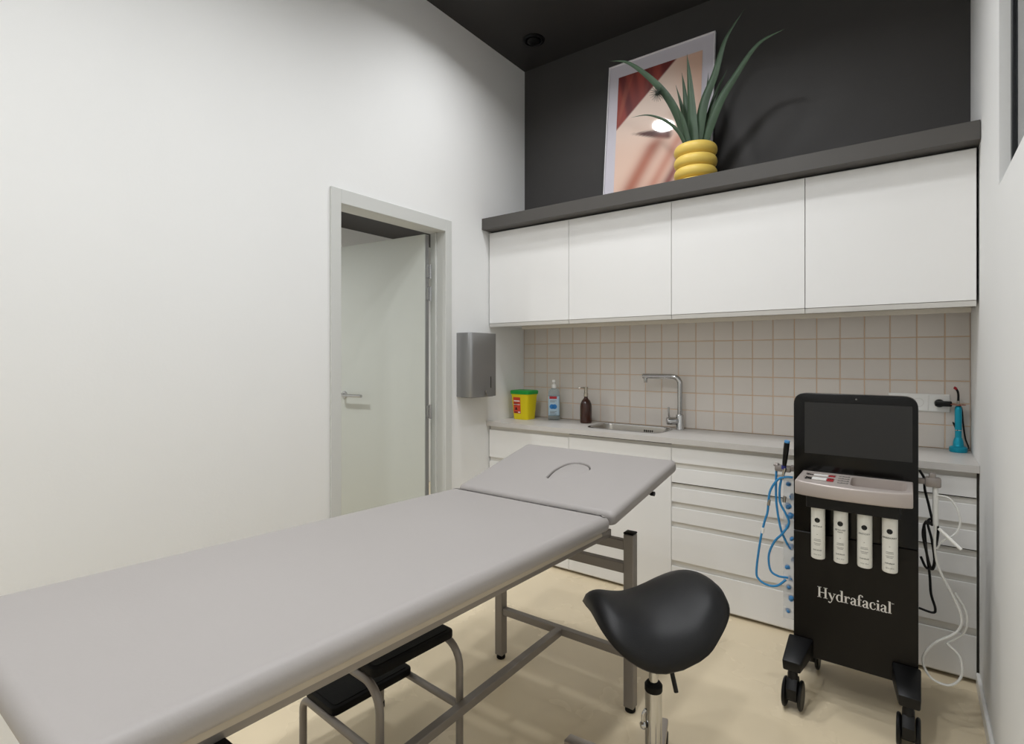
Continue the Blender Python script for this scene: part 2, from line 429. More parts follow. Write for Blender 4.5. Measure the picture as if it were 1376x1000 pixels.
blab = ['white base cabinet with wide drawers in the corner by the door',
        'white base cabinet with one tall door under the sink',
        'white six-drawer base cabinet beside the black machine and its blue hoses',
        'white six-drawer base cabinet behind the black machine, against the right-hand wall']
rows6 = [(0.765, 0.845), (0.656, 0.735), (0.550, 0.627), (0.440, 0.519), (0.228, 0.410), (0.022, 0.195)]
rows = [[(0.654, 0.842), (0.345, 0.626), (0.022, 0.315)], [(0.022, 0.845)], rows6, rows6]
for k in range(4):
    x0, x1 = UX[k], UX[k + 1]; xc = (x0 + x1) / 2; w = x1 - x0; g = 0.0015
    t = thing('base_cabinet', blab[k], 'cabinet', (xc, YB - 0.03, 0.0), group='white base cabinets')
    d = YB - 0.03 - YF
    bm = B(); 
    if k == 1:
        box(bm, (-w / 2, -d + 0.0125, 0.012), (w / 2, 0, 0.765)); box(bm, (-w / 2, -d + 0.0125, 0.765), (w / 2, -d + 0.04, 0.866))
    else: box(bm, (-w / 2, -d + 0.0125, 0.012), (w / 2, 0, 0.866))
    obj('carcass', bm, M_RECESS, t, 0)
    bm = B(); box(bm, (-w / 2, -d + 0.05, 0.0), (w / 2, -d + 0.066, 0.012)); obj('plinth', bm, M_GAP, t, 0)
    for (z0, z1) in rows[k]:
        bm = B(); prism(bm, [(-d, z0), (-d, z1 - 0.001), (-d + 0.001, z1), (-d + 0.005, z1), (-d + 0.012, z1 - 0.007), (-d + 0.012, z0)], -w / 2 + g, w / 2 - g, 'yz')
        obj('cabinet_door' if k == 1 else 'drawer_front', bm, M_LAM, t, 0)
        # dark strip drawn in place of the shadow under the front
        if k >= 1 and (k, z0) in ((2, 0.656), (3, 0.765), (3, 0.550)):
            bm = B(); box(bm, (-w / 2 + g, -d + 0.004, z0 - 0.0045), (w / 2 - g, -d + 0.0125, z0 - 0.0005)); obj('shadow_gap_strip', bm, M_GAP, t, 0)
    if k == 1:
        bm = B(); box(bm, (-w / 2 + g, -d + 0.004, 0.862), (w / 2 - g, -d + 0.0125, 0.8655)); obj('shadow_gap_strip', bm, M_GAP, t, 0)  # shade of the gap below the worktop, put in as a dark strip
bm = B(); box(bm, (XR - 0.008, YF + 0.01, 0.02), (XR - 0.001, YF + 0.03, 0.866)); tag(obj('filler_strip', bm, M_GAP, None, 0), 'narrow dark filler strip between the last base cabinet and the right-hand wall', 'strip')

# worktop with an opening for the sink
SX, SY, SW, SD = -1.421, 3.133, 0.49, 0.29
bm = B()
def plate(bm, outer, hole, z0, z1):
    t = bmesh.new()
    for z in (z0, z1):
        vo = [t.verts.new((a, b, z)) for a, b in outer]; vh = [t.verts.new((a, b, z)) for a, b in hole]
        eo = [t.edges.new((vo[i], vo[(i + 1) % len(vo)])) for i in range(len(vo))]
        eh = [t.edges.new((vh[i], vh[(i + 1) % len(vh)])) for i in range(len(vh))]
        bmesh.ops.triangle_fill(t, use_beauty=True, use_dissolve=False, edges=eo + eh)
        if z == z0: lo = (vo, vh)
        else: hi = (vo, vh)
    for a, b in zip(lo, hi):
        n = len(a)
        for i in range(n): t.faces.new((a[i], a[(i + 1) % n], b[(i + 1) % n], b[i]))
    return merge(bm, t)
outer = [(XL + 0.001, YC), (XR - 0.001, YC), (XR - 0.001, YB - 0.0005), (XL + 0.001, YB - 0.0005)]
hole = [(SX + a, SY + b) for a, b in rrect(SW - 0.03, SD - 0.03, 0.06, 6)]
plate(bm, outer, hole, 0.870, 0.900)
tag(obj('worktop', bm, M_TOP, None, 30), 'continuous pale grey worktop along the tiled splashback', 'worktop')
t = thing('sink', 'shallow stainless steel inset sink with rounded corners in the grey worktop', 'sink', (SX, SY, 0.9))
def loft(bm, loops, cap_last=True):
    rings = [[bm.verts.new(p) for p in L] for L in loops]
    n = len(rings[0])
    for a, b in zip(rings[:-1], rings[1:]):
        for i in range(n): bm.faces.new((a[i], a[(i + 1) % n], b[(i + 1) % n], b[i]))
    if cap_last: bm.faces.new(rings[-1])
    return bm
def rl(w, d, r, z): return [(a, b, z) for a, b in rrect(w, d, r, 6)]
bm = B(); loft(bm, [rl(SW, SD, 0.075, 0.0005), rl(SW, SD, 0.075, 0.004), rl(SW - 0.012, SD - 0.012, 0.07, 0.006), rl(SW - 0.03, SD - 0.03, 0.062, 0.004), rl(SW - 0.034, SD - 0.034, 0.06, -0.004)], False); obj('rim', bm, M_CHROME, t)
bm = B(); loft(bm, [rl(SW - 0.033, SD - 0.033, 0.06, 0.0), rl(SW - 0.045, SD - 0.045, 0.058, -0.02), rl(SW - 0.06, SD - 0.06, 0.055, -0.1), rl(SW - 0.09, SD - 0.09, 0.045, -0.125)]); obj('basin', bm, M_STEEL, t)
bm = B(); lathe(bm, [(0, -0.124), (0.03, -0.124), (0.04, -0.122), (0.043, -0.1245), (0, -0.126)]); obj('drain', bm, M_CHROME, t)
for k in range(5):
    bm = B(); box(bm, (0.045 + k * 0.013, SD / 2 - 0.028, -0.045), (0.051 + k * 0.013, SD / 2 - 0.0215, -0.018), 0.001, 1); obj('overflow_slot', bm, M_GAP, t)
# faucet
t = thing('faucet', 'chrome single-lever faucet with a right-angled spout beside the sink', 'faucet', (-1.150, 3.268, 0.9))
bm = B(); lathe(bm, [(0, 0), (0.026, 0), (0.026, 0.006), (0.0235, 0.01), (0.0235, 0.085), (0.0215, 0.09), (0.017, 0.092), (0, 0.092)]); obj('base', bm, M_CHROME, t)
bm = B(); tube(bm, [(0, 0, 0.085), (0, 0, 0.27), (-0.004, 0, 0.295), (-0.018, -0.002, 0.314), (-0.042, -0.006, 0.322), (-0.07, -0.01, 0.323), (-0.225, -0.035, 0.323)], 0.0155, 16, 4); sp = obj('spout', bm, M_CHROME, t)
bm = B(); lathe(bm, [(0, -0.032), (0.009, -0.032), (0.0105, -0.028), (0.0105, 0.0), (0, 0)], (-0.208, -0.032, 0.314), 14); obj('aerator', bm, M_CHROME, sp)
bm = B(); lathe_dir(bm, [(0, 0), (0.023, 0), (0.023, 0.06), (0.02, 0.066), (0, 0.066)], (-0.012, -0.008, 0.052), (-0.8, -0.55, 0)); cart = obj('lever_housing', bm, M_CHROME, t)
bm = B(); tube(bm, [(-0.052, -0.034, 0.065), (-0.056, -0.036, 0.09), (-0.058, -0.037, 0.135)], 0.006, 10, 3); obj('lever', bm, M_CHROME, cart)

# ================================================================== WALL ITEMS
t = thing('paper_towel_dispenser', 'grey metal paper towel dispenser mounted on the white wall by the door', 'dispenser', (XL, 2.713, 1.085))
bm = B(); prism(bm, roundpoly([(0, -0.13), (0.127, -0.13), (0.127, 0.13), (0, 0.13)], [0, 0.022, 0.022, 0], 6), 0.0, 0.415, 'xy', 0.003, 2); obj('cover', bm, M_DISP, t)
bm = B(); box(bm, (0.1265, 0.062, 0.055), (0.1285, 0.068, 0.13)); obj('level_slot', bm, M_GAP, t)
bm = B(); lathe_dir(bm, [(0, 0), (0.008, 0), (0.008, 0.004), (0, 0.004)], (0.1275, 0.01, 0.035), (1, 0, 0), 14); lk = obj('lock', bm, M_CHROME, t)
bm = B(); box(bm, (0.131, 0.0085, 0.02), (0.1335, 0.0115, 0.04)); lathe_dir(bm, [(0, -0.001), (0.009, -0.001), (0.009, 0.001), (0, 0.001)], (0.134, 0.012, 0.012), (1, 0.2, 0), 14); obj('key', bm, M_STEEL, lk)
bm = B(); box(bm, (0.02, -0.11, -0.003), (0.11, 0.11, 0.0)); obj('paper_slot', bm, M_GAP, t, 0)
# outlets
t = thing('power_outlet', 'white triple power outlet on the tiled splashback behind the black machine', 'outlet', (0.0175, YB - 0.012, 1.12))
bm = B(); box(bm, (-0.1215, -0.008, -0.043), (0.1215, 0, 0.043), 0.003, 2); obj('plate', bm, M_WHITE, t)
for k in range(3):
    cx = -0.081 + 0.081 * k
    bm = B(); box(bm, (cx - 0.0385, -0.0105, -0.0385), (cx + 0.0385, -0.008, 0.0385), 0.001, 1); ins = obj('socket_cover', bm, M_WHITE, t)
    bm = B(); lathe_dir(bm, [(0.0215, -0.002), (0.0215, 0.0015), (0.0195, 0.0015), (0.0195, -0.001), (0, -0.001)], (cx, -0.0105, 0), (0, -1, 0), 24); obj('socket', bm, M_LAMEDGE, ins)
t = thing('power_plug', 'black plug with a black cable in the outlet beside the turquoise lamp', 'plug', (0.0985, YB - 0.0245, 1.12))
bm = B(); lathe_dir(bm, [(0, 0), (0.019, 0), (0.019, 0.012), (0.015, 0.02), (0, 0.02)], (0, 0.002, 0), (0, -1, 0)); box(bm, (-0.018, -0.04, -0.0125), (0.046, -0.014, 0.0125), 0.004, 2); obj('body', bm, M_BLK, t)
bm = B(); tube(bm, [(0.045, -0.028, 0), (0.06, -0.027, -0.002), (0.075, -0.02, -0.005), (0.084, -0.002, -0.03), (0.088, 0.006, -0.09), (0.096, 0.004, -0.16), (0.106, -0.008, -0.196), (0.104, -0.03, -0.205), (0.09, -0.035, -0.207)], 0.0032, 8, 6); obj('cable', bm, M_BLK, t)
# turquoise curing lamp
t = thing('curing_lamp', 'turquoise curing lamp with a curved red tip on a round base', 'lamp', (0.166, 3.262, 0.9)); t.scale = (1.0, 1.0, 1.19)
bm = B(); lathe(bm, [(0, 0), (0.032, 0), (0.034, 0.004), (0.034, 0.017), (0.031, 0.021), (0.022, 0.024), (0.0205, 0.027), (0.0195, 0.04), (0.0145, 0.056), (0, 0.056)]); obj('base', bm, M_TEAL, t)
bm = B(); lathe(bm, [(0, 0.056), (0.0125, 0.056), (0.0125, 0.084), (0.0, 0.084)]); lathe(bm, [(0, 0.087), (0.0135, 0.087), (0.0135, 0.165), (0.012, 0.176), (0.008, 0.181), (0, 0.181)]); hd = obj('handle', bm, M_TEAL, t)
bm = B(); lathe(bm, [(0, 0.084), (0.0132, 0.084), (0.0132, 0.087), (0, 0.087)]); obj('silver_ring', bm, M_CHROME, hd)
bm = B(); lathe(bm, [(0, 0.181), (0.006, 0.181), (0.0055, 0.2), (0, 0.2)]); obj('collar', bm, M_STEEL, hd)
bm = B(); lathe_dir(bm, [(0, 0), (0.028, 0), (0.028, 0.002), (0, 0.002)], (0.0, 0.0, 0.184), (0, 0, 1)); obj('shield', bm, M_ORNG, hd)
bm = B(); tube(bm, [(0, 0, 0.198), (0, 0, 0.222), (-0.002, -0.001, 0.236), (-0.008, -0.003, 0.247)], 0.0045, 10, 5); obj('light_guide', bm, M_BLK, t)
bm = B(); tube(bm, [(-0.007, -0.003, 0.2455), (-0.0105, -0.004, 0.2495), (-0.015, -0.006, 0.252)], 0.0055, 10, 3); obj('tip', bm, M_DRED, t)
bm = B(); prism(bm, [(-0.012, 0.09), (-0.012, 0.112), (-0.021, 0.118), (-0.021, 0.111)], -0.004, 0.004, 'xz'); obj('trigger', bm, M_BLK, t)

# ================================================================== WORKTOP ITEMS
t = thing('sharps_bin', 'yellow sharps bin with a green lid on the grey worktop', 'bin', (-2.245, 3.165, 0.9), (0, 0, math.radians(-2)))
def sq(w, d, r, z): return [(a, b, z) for a, b in rrect(w, d, r, 4)]
bm = B(); bm.faces.new([bm.verts.new(p) for p in sq(0.122, 0.105, 0.022, 0)][::-1])
loft(bm, [sq(0.122, 0.105, 0.022, 0), sq(0.126, 0.109, 0.022, 0.004), sq(0.15, 0.13, 0.02, 0.172), sq(0.158, 0.136, 0.02, 0.178), sq(0.158, 0.136, 0.02, 0.185)]); obj('tub', bm, M_YEL, t)
bm = B(); loft(bm, [sq(0.164, 0.142, 0.022, 0.180), sq(0.166, 0.144, 0.022, 0.2), sq(0.158, 0.136, 0.02, 0.206), sq(0.12, 0.1, 0.02, 0.209)]); obj('lid', bm, M_GRN, t)
lab = Matrix.Translation((0.0, -0.0611, 0.098)) @ Matrix.Rotation(math.radians(3.9), 4, 'X')
bm = B(); box(bm, (-0.05, -0.0012, -0.055), (0.012, 0.0005, 0.06), mtx=lab); lb = obj('warning_label', bm, M_LABO, t, 0)
bm = B(); box(bm, (-0.046, -0.0018, 0.03), (0.008, -0.0008, 0.037), mtx=lab); box(bm, (-0.046, -0.0018, 0.006), (0.008, -0.0008, 0.010), mtx=lab); box(bm, (-0.01, -0.0018, -0.05), (0.008, -0.0008, -0.042), mtx=lab); obj('white_print', bm, M_WHITE, lb, 0)['kind'] = 'stuff'
bm = B(); prism(bm, [(-0.038, -0.03), (-0.014, -0.03), (-0.026, -0.006)], -0.0019, -0.0009, 'xz'); box(bm, (-0.044, -0.0019, -0.05), (-0.016, -0.0009, -0.044))
for i in range(6): box(bm, (-0.042, -0.0019, 0.02 - i * 0.0035), (-0.005 - (i % 3) * 0.008, -0.0009, 0.0212 - i * 0.0035))
bm.transform(lab); obj('black_print', bm, M_INK, lb, 0)['kind'] = 'stuff'

t = thing('sanitizer_bottle', 'clear hand sanitizer pump bottle with red and blue label on the worktop', 'bottle', (-2.038, 3.235, 0.9), (0, 0, math.radians(28)))
bm = B(); bm.faces.new([bm.verts.new(p) for p in sq(0.078, 0.05, 0.018, 0)][::-1])
loft(bm, [sq(0.078, 0.05, 0.018, 0), sq(0.082, 0.054, 0.02, 0.005), sq(0.082, 0.054, 0.02, 0.185), sq(0.078, 0.05, 0.02, 0.2), sq(0.06, 0.04, 0.018, 0.216), sq(0.034, 0.03, 0.0145, 0.223), sq(0.03, 0.03, 0.0145, 0.232)]); obj('body', bm, M_PALE, t)
bm = B(); box(bm, (-0.0405, -0.0285, 0.03), (0.0405, 0.0285, 0.172), 0.013, 3); lb = obj('label', bm, M_LABB, t)
bm = B(); box(bm, (-0.03, -0.0295, 0.15), (0.022, -0.0283, 0.168), 0.0004, 1); obj('red_logo', bm, M_RED, lb, 0)
bm = B(); lathe_dir(bm, [(0, 0), (0.017, 0), (0.017, 0.001), (0, 0.001)], (-0.012, -0.0285, 0.096), (0, -1, 0), 24); lathe_dir(bm, [(0, 0), (0.017, 0), (0.017, 0.001), (0, 0.001)], (0.006, -0.0285, 0.096), (0, -1, 0), 24); obj('blue_emblem', bm, M_BLUEP, lb, 0)
bm = B()
for i, z in enumerate((0.135, 0.128, 0.06, 0.052, 0.044)): box(bm, (-0.026, -0.0293, z), (0.02 - (i % 2) * 0.012, -0.0284, z + 0.003))
obj('small_print', bm, M_INKG, lb, 0)['kind'] = 'stuff'
bm = B(); lathe(bm, [(0, 0.226), (0.0165, 0.226), (0.0165, 0.25), (0.011, 0.254), (0.006, 0.256), (0.006, 0.268), (0.0, 0.268)]); box(bm, (-0.011, -0.03, 0.266), (0.011, 0.011, 0.283), 0.004, 2); obj('pump', bm, M_WHITE, t)

t = thing('soap_bottle', 'brown amber soap bottle with a metal pump beside the sink', 'bottle', (-1.772, 3.215, 0.9))
bm = B(); lathe(bm, [(0, 0), (0.036, 0), (0.039, 0.004), (0.0395, 0.01), (0.0395, 0.112), (0.037, 0.13), (0.028, 0.15), (0.016, 0.164), (0.0125, 0.17), (0.0125, 0.18), (0, 0.18)]); obj('body', bm, M_AMBER, t)
bm = B(); lathe(bm, [(0, 0.178), (0.0145, 0.178), (0.0145, 0.2), (0.012, 0.203), (0.012, 0.228), (0.0135, 0.23), (0.0135, 0.242), (0, 0.242)]); pm = obj('pump', bm, M_PUMPS, t)
bm = B(); tube(bm, [(0, 0, 0.236), (-0.02, -0.014, 0.238), (-0.036, -0.026, 0.235), (-0.042, -0.03, 0.229)], 0.0042, 8, 4); obj('spout', bm, M_PUMPS, pm)

# ================================================================== POSTER AND PLANT
PW, PH, PX = 0.70, 1.012, -1.302
lean = math.atan2(0.10, 1.0)
t = thing('framed_poster', 'large white-framed abstract skin-tone print leaning on the charcoal wall', 'poster', (PX, 3.222, 2.2895), (-lean, 0, 0))
bm = B(); fw = 0.008
for lo, hi in (((-PW / 2, -0.008, 0), (-PW / 2 + fw, 0.012, PH)), ((PW / 2 - fw, -0.008, 0), (PW / 2, 0.012, PH)), ((-PW / 2 + fw, -0.008, 0), (PW / 2 - fw, 0.012, fw)), ((-PW / 2 + fw, -0.008, PH - fw), (PW / 2 - fw, 0.012, PH))):
    box(bm, lo, hi, 0.0015, 1)
obj('frame', bm, M_PFRAME, t)
m_mount = mat('lilac_white_mount_glazed', '#D6D1DA', 0.5, coat=1.0)
bm = B(); box(bm, (-PW / 2 + fw, 0.0, fw), (PW / 2 - fw, 0.008, PH - fw)); obj('mount', bm, m_mount, t, 0)
def smooth(a, b, x):
    x = max(0.0, min(1.0, (x - a) / (b - a))); return x * x * (3 - 2 * x)
def mix(a, b, f): return tuple(a[i] + (b[i] - a[i]) * f for i in range(3))
def S(h): return lin(h)[:3]
def art(u, v):
    """flat print: u to the right, v upwards, 0..1"""
    c = mix(S('#EFCDB9'), S('#F3DCCD'), smooth(0.3, 0.7, v))
    n = noise.noise(Vector((u * 3, v * 3, 0.3))) * 0.5
    c = mix(c, S('#D9A384'), smooth(0.55, 1.1, u + 0.5 * v - 0.35 + 0.1 * n) * 0.6)
    # red drapery, upper left, bounded by a diagonal
    e = (v - 0.55) - 0.62 * u
    red = mix(S('#9C4439'), S('#6E2C2C'), smooth(-0.2, 0.5, noise.noise(Vector((u * 9 + v * 3, v * 1.3 - u, 1.0))) + u * 0.6))
    red = mix(red, S('#B86A55'), 0.5 * smooth(0.1, 0.5, noise.noise(Vector((u * 14 - v * 4, v * 2, 4.0)))))
    c = mix(c, red, smooth(0.0, 0.02, e))
    # dark slit with an eyelash-like stroke
    yy = 0.50 - 0.16 * (u - 0.18) ** 1.0 if u > 0.18 else 0.5
    if 0.16 < u < 0.8:
        wdt = 0.004 + 0.02 * smooth(0.16, 0.66, u) * (1 - smooth(0.66, 0.72, u))
        c = mix(c, S('#5A2E26'), (1 - smooth(wdt, wdt * 2.2, abs(v - yy))) * smooth(0.16, 0.35, u) * (1 - smooth(0.64, 0.72, u)))
    # folds in the lower half
    f1 = u * 0.75 - v * 0.66
    if v < 0.47:
        w = smooth(0.0, 0.12, 0.47 - v)
        c = mix(c, S('#B4664C'), w * math.exp(-((f1 - 0.12) / 0.085) ** 2) * 0.9)
        c = mix(c, S('#D69A84'), w * math.exp(-((f1 - 0.33) / 0.06) ** 2))
        c = mix(c, S('#8C4A42'), w * math.exp(-((f1 - 0.46) / 0.05) ** 2) * 0.95)
        c = mix(c, S('#DDB5A4'), w * smooth(0.5, 0.6, f1))
    return c
NX, NZ = 70, 100
me = bpy.data.meshes.new('print'); vs = []; fs = []; cols = []
AW, AZ0, AZ1 = 0.552, 0.09, 0.918
for j in range(NZ + 1):
    for i in range(NX + 1):
        u, v = i / NX, j / NZ; vs.append((-AW / 2 + u * AW, -0.0015, AZ0 + v * (AZ1 - AZ0))); cols.append(art(u, v))
for j in range(NZ):
    for i in range(NX):
        a = j * (NX + 1) + i; fs.append((a, a + 1, a + NX + 2, a + NX + 1))
me.from_pydata(vs, [], fs)
ca = me.color_attributes.new('ink', 'FLOAT_COLOR', 'POINT')
for i, c in enumerate(cols): ca.data[i].color = (*c, 1)
m_art = mat('art_print', '#E0B090', 0.5, coat=0.9)
nt = m_art.node_tree; vc = nt.nodes.new('ShaderNodeVertexColor'); vc.layer_name = 'ink'
nt.links.new(vc.outputs['Color'], nt.nodes['Principled BSDF'].inputs['Base Color'])
me.materials.append(m_art); link(bpy.data.objects.new('print', me), t)

POT = Vector((-0.985, 3.05, 2.2885))
t = thing('potted_succulent', 'spiky green succulent in a ringed mustard pot on the charcoal shelf', 'potted plant', POT)
prof = [(0, 0), (0.085, 0)]
for zc, rz in ((0.022, 0.021), (0.077, 0.033), (0.142, 0.033), (0.207, 0.033)):
    for a in range(-80, 81, 16):
        prof.append((0.0895 + 0.027 * math.cos(math.radians(a)), zc + rz * math.sin(math.radians(a))))
prof += [(0.085, 0.236), (0.083, 0.222), (0, 0.222)]
bm = B(); lathe(bm, prof, n=40); obj('pot', bm, M_POT, t, 50)
bm = B(); lathe(bm, [(0, 0.228), (0.05, 0.227), (0.083, 0.2225)], n=24); obj('soil', bm, M_SOIL, t)
LEAVES = [
 ([(-0.978, 3.05, 2.543), (-0.938, 3.04, 2.748), (-0.875, 3.03, 2.889), (-0.814, 3.02, 3.056), (-0.71, 3.0, 3.171)], .030),
 ([(-0.94, 3.06, 2.548), (-0.858, 3.04, 2.725), (-0.766, 3.02, 2.841), (-0.648, 2.99, 2.955), (-0.515, 2.95, 2.968)], .027),
 ([(-0.956, 3.08, 2.558), (-0.893, 3.09, 2.795), (-0.828, 3.11, 2.939)], .022),
 ([(-1.032, 3.04, 2.553), (-1.078, 3.02, 2.716), (-1.143, 2.99, 2.85), (-1.242, 2.96, 2.974), (-1.344, 2.93, 3.064), (-1.436, 2.9, 3.089)], .023),
 ([(-1.029, 3.0, 2.539), (-1.064, 2.98, 2.614), (-1.128, 2.95, 2.678), (-1.214, 2.92, 2.718), (-1.307, 2.9, 2.721)], .010),
 ([(-0.992, 3.03, 2.535), (-1.0, 3.03, 2.719), (-1.013, 3.03, 2.911), (-1.026, 3.03, 3.052)], .030),
 ([(-1.012, 3.06, 2.549), (-1.046, 3.08, 2.75), (-1.066, 3.1, 2.892), (-1.083, 3.11, 2.998)], .022),
 ([(-1.033, 3.09, 2.564), (-1.081, 3.12, 2.774), (-1.13, 3.14, 2.954)], .021),
 ([(-1.017, 3.01, 2.534), (-1.036, 2.99, 2.663), (-1.062, 2.97, 2.746)], .022),
 ([(-0.972, 3.08, 2.557), (-0.948, 3.11, 2.777), (-0.937, 3.13, 2.961)], .022),
]
for pts, w in LEAVES:
    P = [Vector(p) - POT for p in pts]
    P = [Vector((P[0].x * 0.75, P[0].y * 0.75, 0.218))] + P
    Q = catmull(P, 7); n = len(Q); sc = []
    for i in range(n):
        f = i / (n - 1); sc.append(max(0.02, (0.86 + 0.3 * f if f < 0.3 else 0.95 * (1 - ((f - 0.3) / 0.7) ** 1.35) + 0.0)))
    bm = B()
    # channelled cross-section, opening outwards from the rosette
    base_d = (P[-1] - P[0]).normalized(); rad = Vector((P[-1].x, P[-1].y - 0.03, 0))
    rad = rad.normalized() if rad.length > 1e-3 else Vector((0, -1, 0))
    rings = []
    for i in range(n):
        tv = (Q[min(i + 1, n - 1)] - Q[max(i - 1, 0)]).normalized()
        s = tv.cross(Vector((0.25, 1, 0.0))).normalized()      # leaf blade turned to the room
        u = s.cross(tv).normalized()
        k = sc[i] * w * 1.15
        prof2 = [(-1, 0.14), (-0.55, -0.16), (0, -0.30), (0.55, -0.16), (1, 0.14), (0.5, 0.10), (0, 0.02), (-0.5, 0.10)]
        rings.append([bm.verts.new(Q[i] + s * a * k + u * b * k) for a, b in prof2])
    for a, b in zip(rings[:-1], rings[1:]):
        for i in range(8): bm.faces.new((a[i], a[(i + 1) % 8], b[(i + 1) % 8], b[i]))
    bm.faces.new(rings[0][::-1]); bm.faces.new(rings[-1])
    obj('leaf', bm, M_LEAF, t, 60)
c = Vector((-1.175, 2.97, 2.85)) - POT; bm = B(); lathe(bm, [(0, -0.012), (0.01, -0.007), (0.012, 0), (0.01, 0.007), (0, 0.012)], c, 10)
for k in range(110):
    zz = 1 - 2 * (k + 0.5) / 110; rr = math.sqrt(1 - zz * zz); a = k * 2.39996
    d = Vector((rr * math.cos(a), rr * math.sin(a), zz)); sweep(bm, [c + d * 0.006, c + d * 0.047], circ(0.0011, 3), True, [1, 0.25])
obj('spiky_ball', bm, M_SPIK, t)['label'] = 'small dark spiky ball on the long leaf'

# ================================================================== TREATMENT TABLE
ROT = math.radians(0.6)
T0 = Vector((-1.195, 1.70, 0.0))
t = thing('treatment_table', 'greige vinyl treatment table with a raised headrest on a grey steel frame', 'treatment table', T0, (0, 0, ROT))
tilt = math.radians(-2.1)                 # foot end stands slightly higher
MW, ML, MT = 0.715, 1.50, 0.058
ZH = 0.795
Mt = Matrix.Translation((0, -0.012, ZH)) @ Matrix.Rotation(tilt, 4, 'X')
def cushion(poly, th, bev, seg=5):
    b2 = B(); prism(b2, poly, -th, 0, 'xy', bev, seg); return b2
bm = cushion(roundpoly([(-MW / 2, -ML), (MW / 2, -ML), (MW / 2, 0), (-MW / 2, 0)], [0.05, 0.05, 0.012, 0.012], 6), MT, 0.027, 7)
bm.transform(Mt); mattress = obj('mattress', bm, M_VINYL, t, 60)
bm = B(); box(bm, (-MW / 2 + 0.02, -ML + 0.03, -MT - 0.012), (MW / 2 - 0.02, -0.02, -MT + 0.002)); bm.transform(Mt); obj('bed_board', bm, M_CREAM, t, 0)
for s in (-1, 1):
    bm = B(); bar(bm, (s * 0.300, -ML + 0.06, -MT - 0.027), (s * 0.300, -0.03, -MT - 0.027), 0.03, 0.03); bm.transform(Mt); obj('side_rail', bm, M_FRAME, t)
for y in (-ML + 0.075, -0.045):
    bm = B(); bar(bm, (-0.285, y, -MT - 0.027), (0.285, y, -MT - 0.027), 0.03, 0.03); bm.transform(Mt); obj('end_rail', bm, M_FRAME, t)
# headrest, a little wider at its far end, with a plugged breathing opening
HA = math.atan2(0.105, 0.566); HL = 0.575
Hm = Matrix.Translation((0, 0.005, ZH + 0.004)) @ Matrix.Rotation(HA, 4, 'X')
HOLE = [(-0.045, 0.213), (-0.058, 0.30), (-0.042, 0.385), (0.0, 0.412), (0.048, 0.40), (0.078, 0.372), (0.088, 0.335), (0.07, 0.275), (0.02, 0.225), (-0.02, 0.203)]
HC = catmull([Vector((a, b, 0)) for a, b in HOLE] + [Vector((HOLE[0][0], HOLE[0][1], 0))], 4)[:-1]
def trap(inset, z):
    return [(a, b, z) for a, b in roundpoly([(-0.36 + inset, inset), (0.36 - inset, inset), (0.388 - inset, HL - inset), (-0.388 + inset, HL - inset)], max(0.004, 0.022 - inset * 0.5), 4)]
def hole_ring(k, z):
    cx = sum(v.x for v in HC) / len(HC); cy = sum(v.y for v in HC) / len(HC)
    return [(cx + (v.x - cx) * k, cy + (v.y - cy) * k, z) for v in HC]
bm = B(); rr = 0.02; HT = 0.05
prof = [(rr * (1 - math.sin(a * PI / 12)), -rr * (1 - math.cos(a * PI / 12))) for a in range(0, 7)]      # top roundover, inner to outer
loops = [trap(i, z) for i, z in prof] + [trap(0, -HT + 0.012), trap(0.004, -HT + 0.003), trap(0.012, -HT)]
rings = [[bm.verts.new(p) for p in L] for L in loops]
def skin(R):
    n = len(R[0])
    for A_, B_ in zip(R[:-1], R[1:]):
        for i in range(n): bm.faces.new((A_[i], A_[(i + 1) % n], B_[(i + 1) % n], B_[i]))
skin(rings); bm.faces.new(rings[-1])
hrings = [[bm.verts.new(p) for p in hole_ring(k, z)] for k, z in ((1.07, 0.0), (1.035, -0.001), (1.01, -0.004), (1.0, -0.009), (1.0, -0.034))]
skin(hrings); bm.faces.new(hrings[-1])
def loop_edges(R): return [bm.edges.get((R[i], R[(i + 1) % len(R)])) for i in range(len(R))]
bmesh.ops.triangle_fill(bm, use_beauty=True, use_dissolve=False, edges=loop_edges(rings[0]) + loop_edges(hrings[0]))
bm.transform(Hm); hr = obj('headrest', bm, M_VINYL, t, 60)
for o in (hr, mattress):
    wn = o.modifiers.new('weighted', 'WEIGHTED_NORMAL'); wn.keep_sharp = True; wn.weight = 90
bm = B(); cx = sum(v.x for v in HC) / len(HC); cy_ = sum(v.y for v in HC) / len(HC)
prism(bm, [(cx + (v.x - cx) * 0.955, cy_ + (v.y - cy_) * 0.97) for v in HC], -0.034, -0.006, 'xy', 0.006, 3); bm.transform(Hm); obj('breathing_hole_plug', bm, M_VINYL, t, 60)
bm = B(); box(bm, (-0.33, 0.03, -0.062), (0.33, HL - 0.04, -0.048)); bm.transform(Hm); obj('headrest_board', bm, M_CREAM, t, 0)
for s in (-1, 1):
    bm = B(); bar(bm, (s * 0.285, 0.02, -0.072), (s * 0.285, HL - 0.06, -0.072), 0.022, 0.022); bm.transform(Hm); obj('headrest_rail', bm, M_FRAME, t)
    bm = B(); lathe_dir(bm, [(0, 0), (0.009, 0), (0.009, 0.016), (0, 0.016)], (s * 0.362, 0.33, -0.058), (s, 0, 0), 12); box(bm, (min(s * 0.29, s * 0.362), 0.324, -0.062), (max(s * 0.29, s * 0.362), 0.336, -0.054)); bm.transform(Hm); obj('headrest_knob', bm, M_BLK, t)
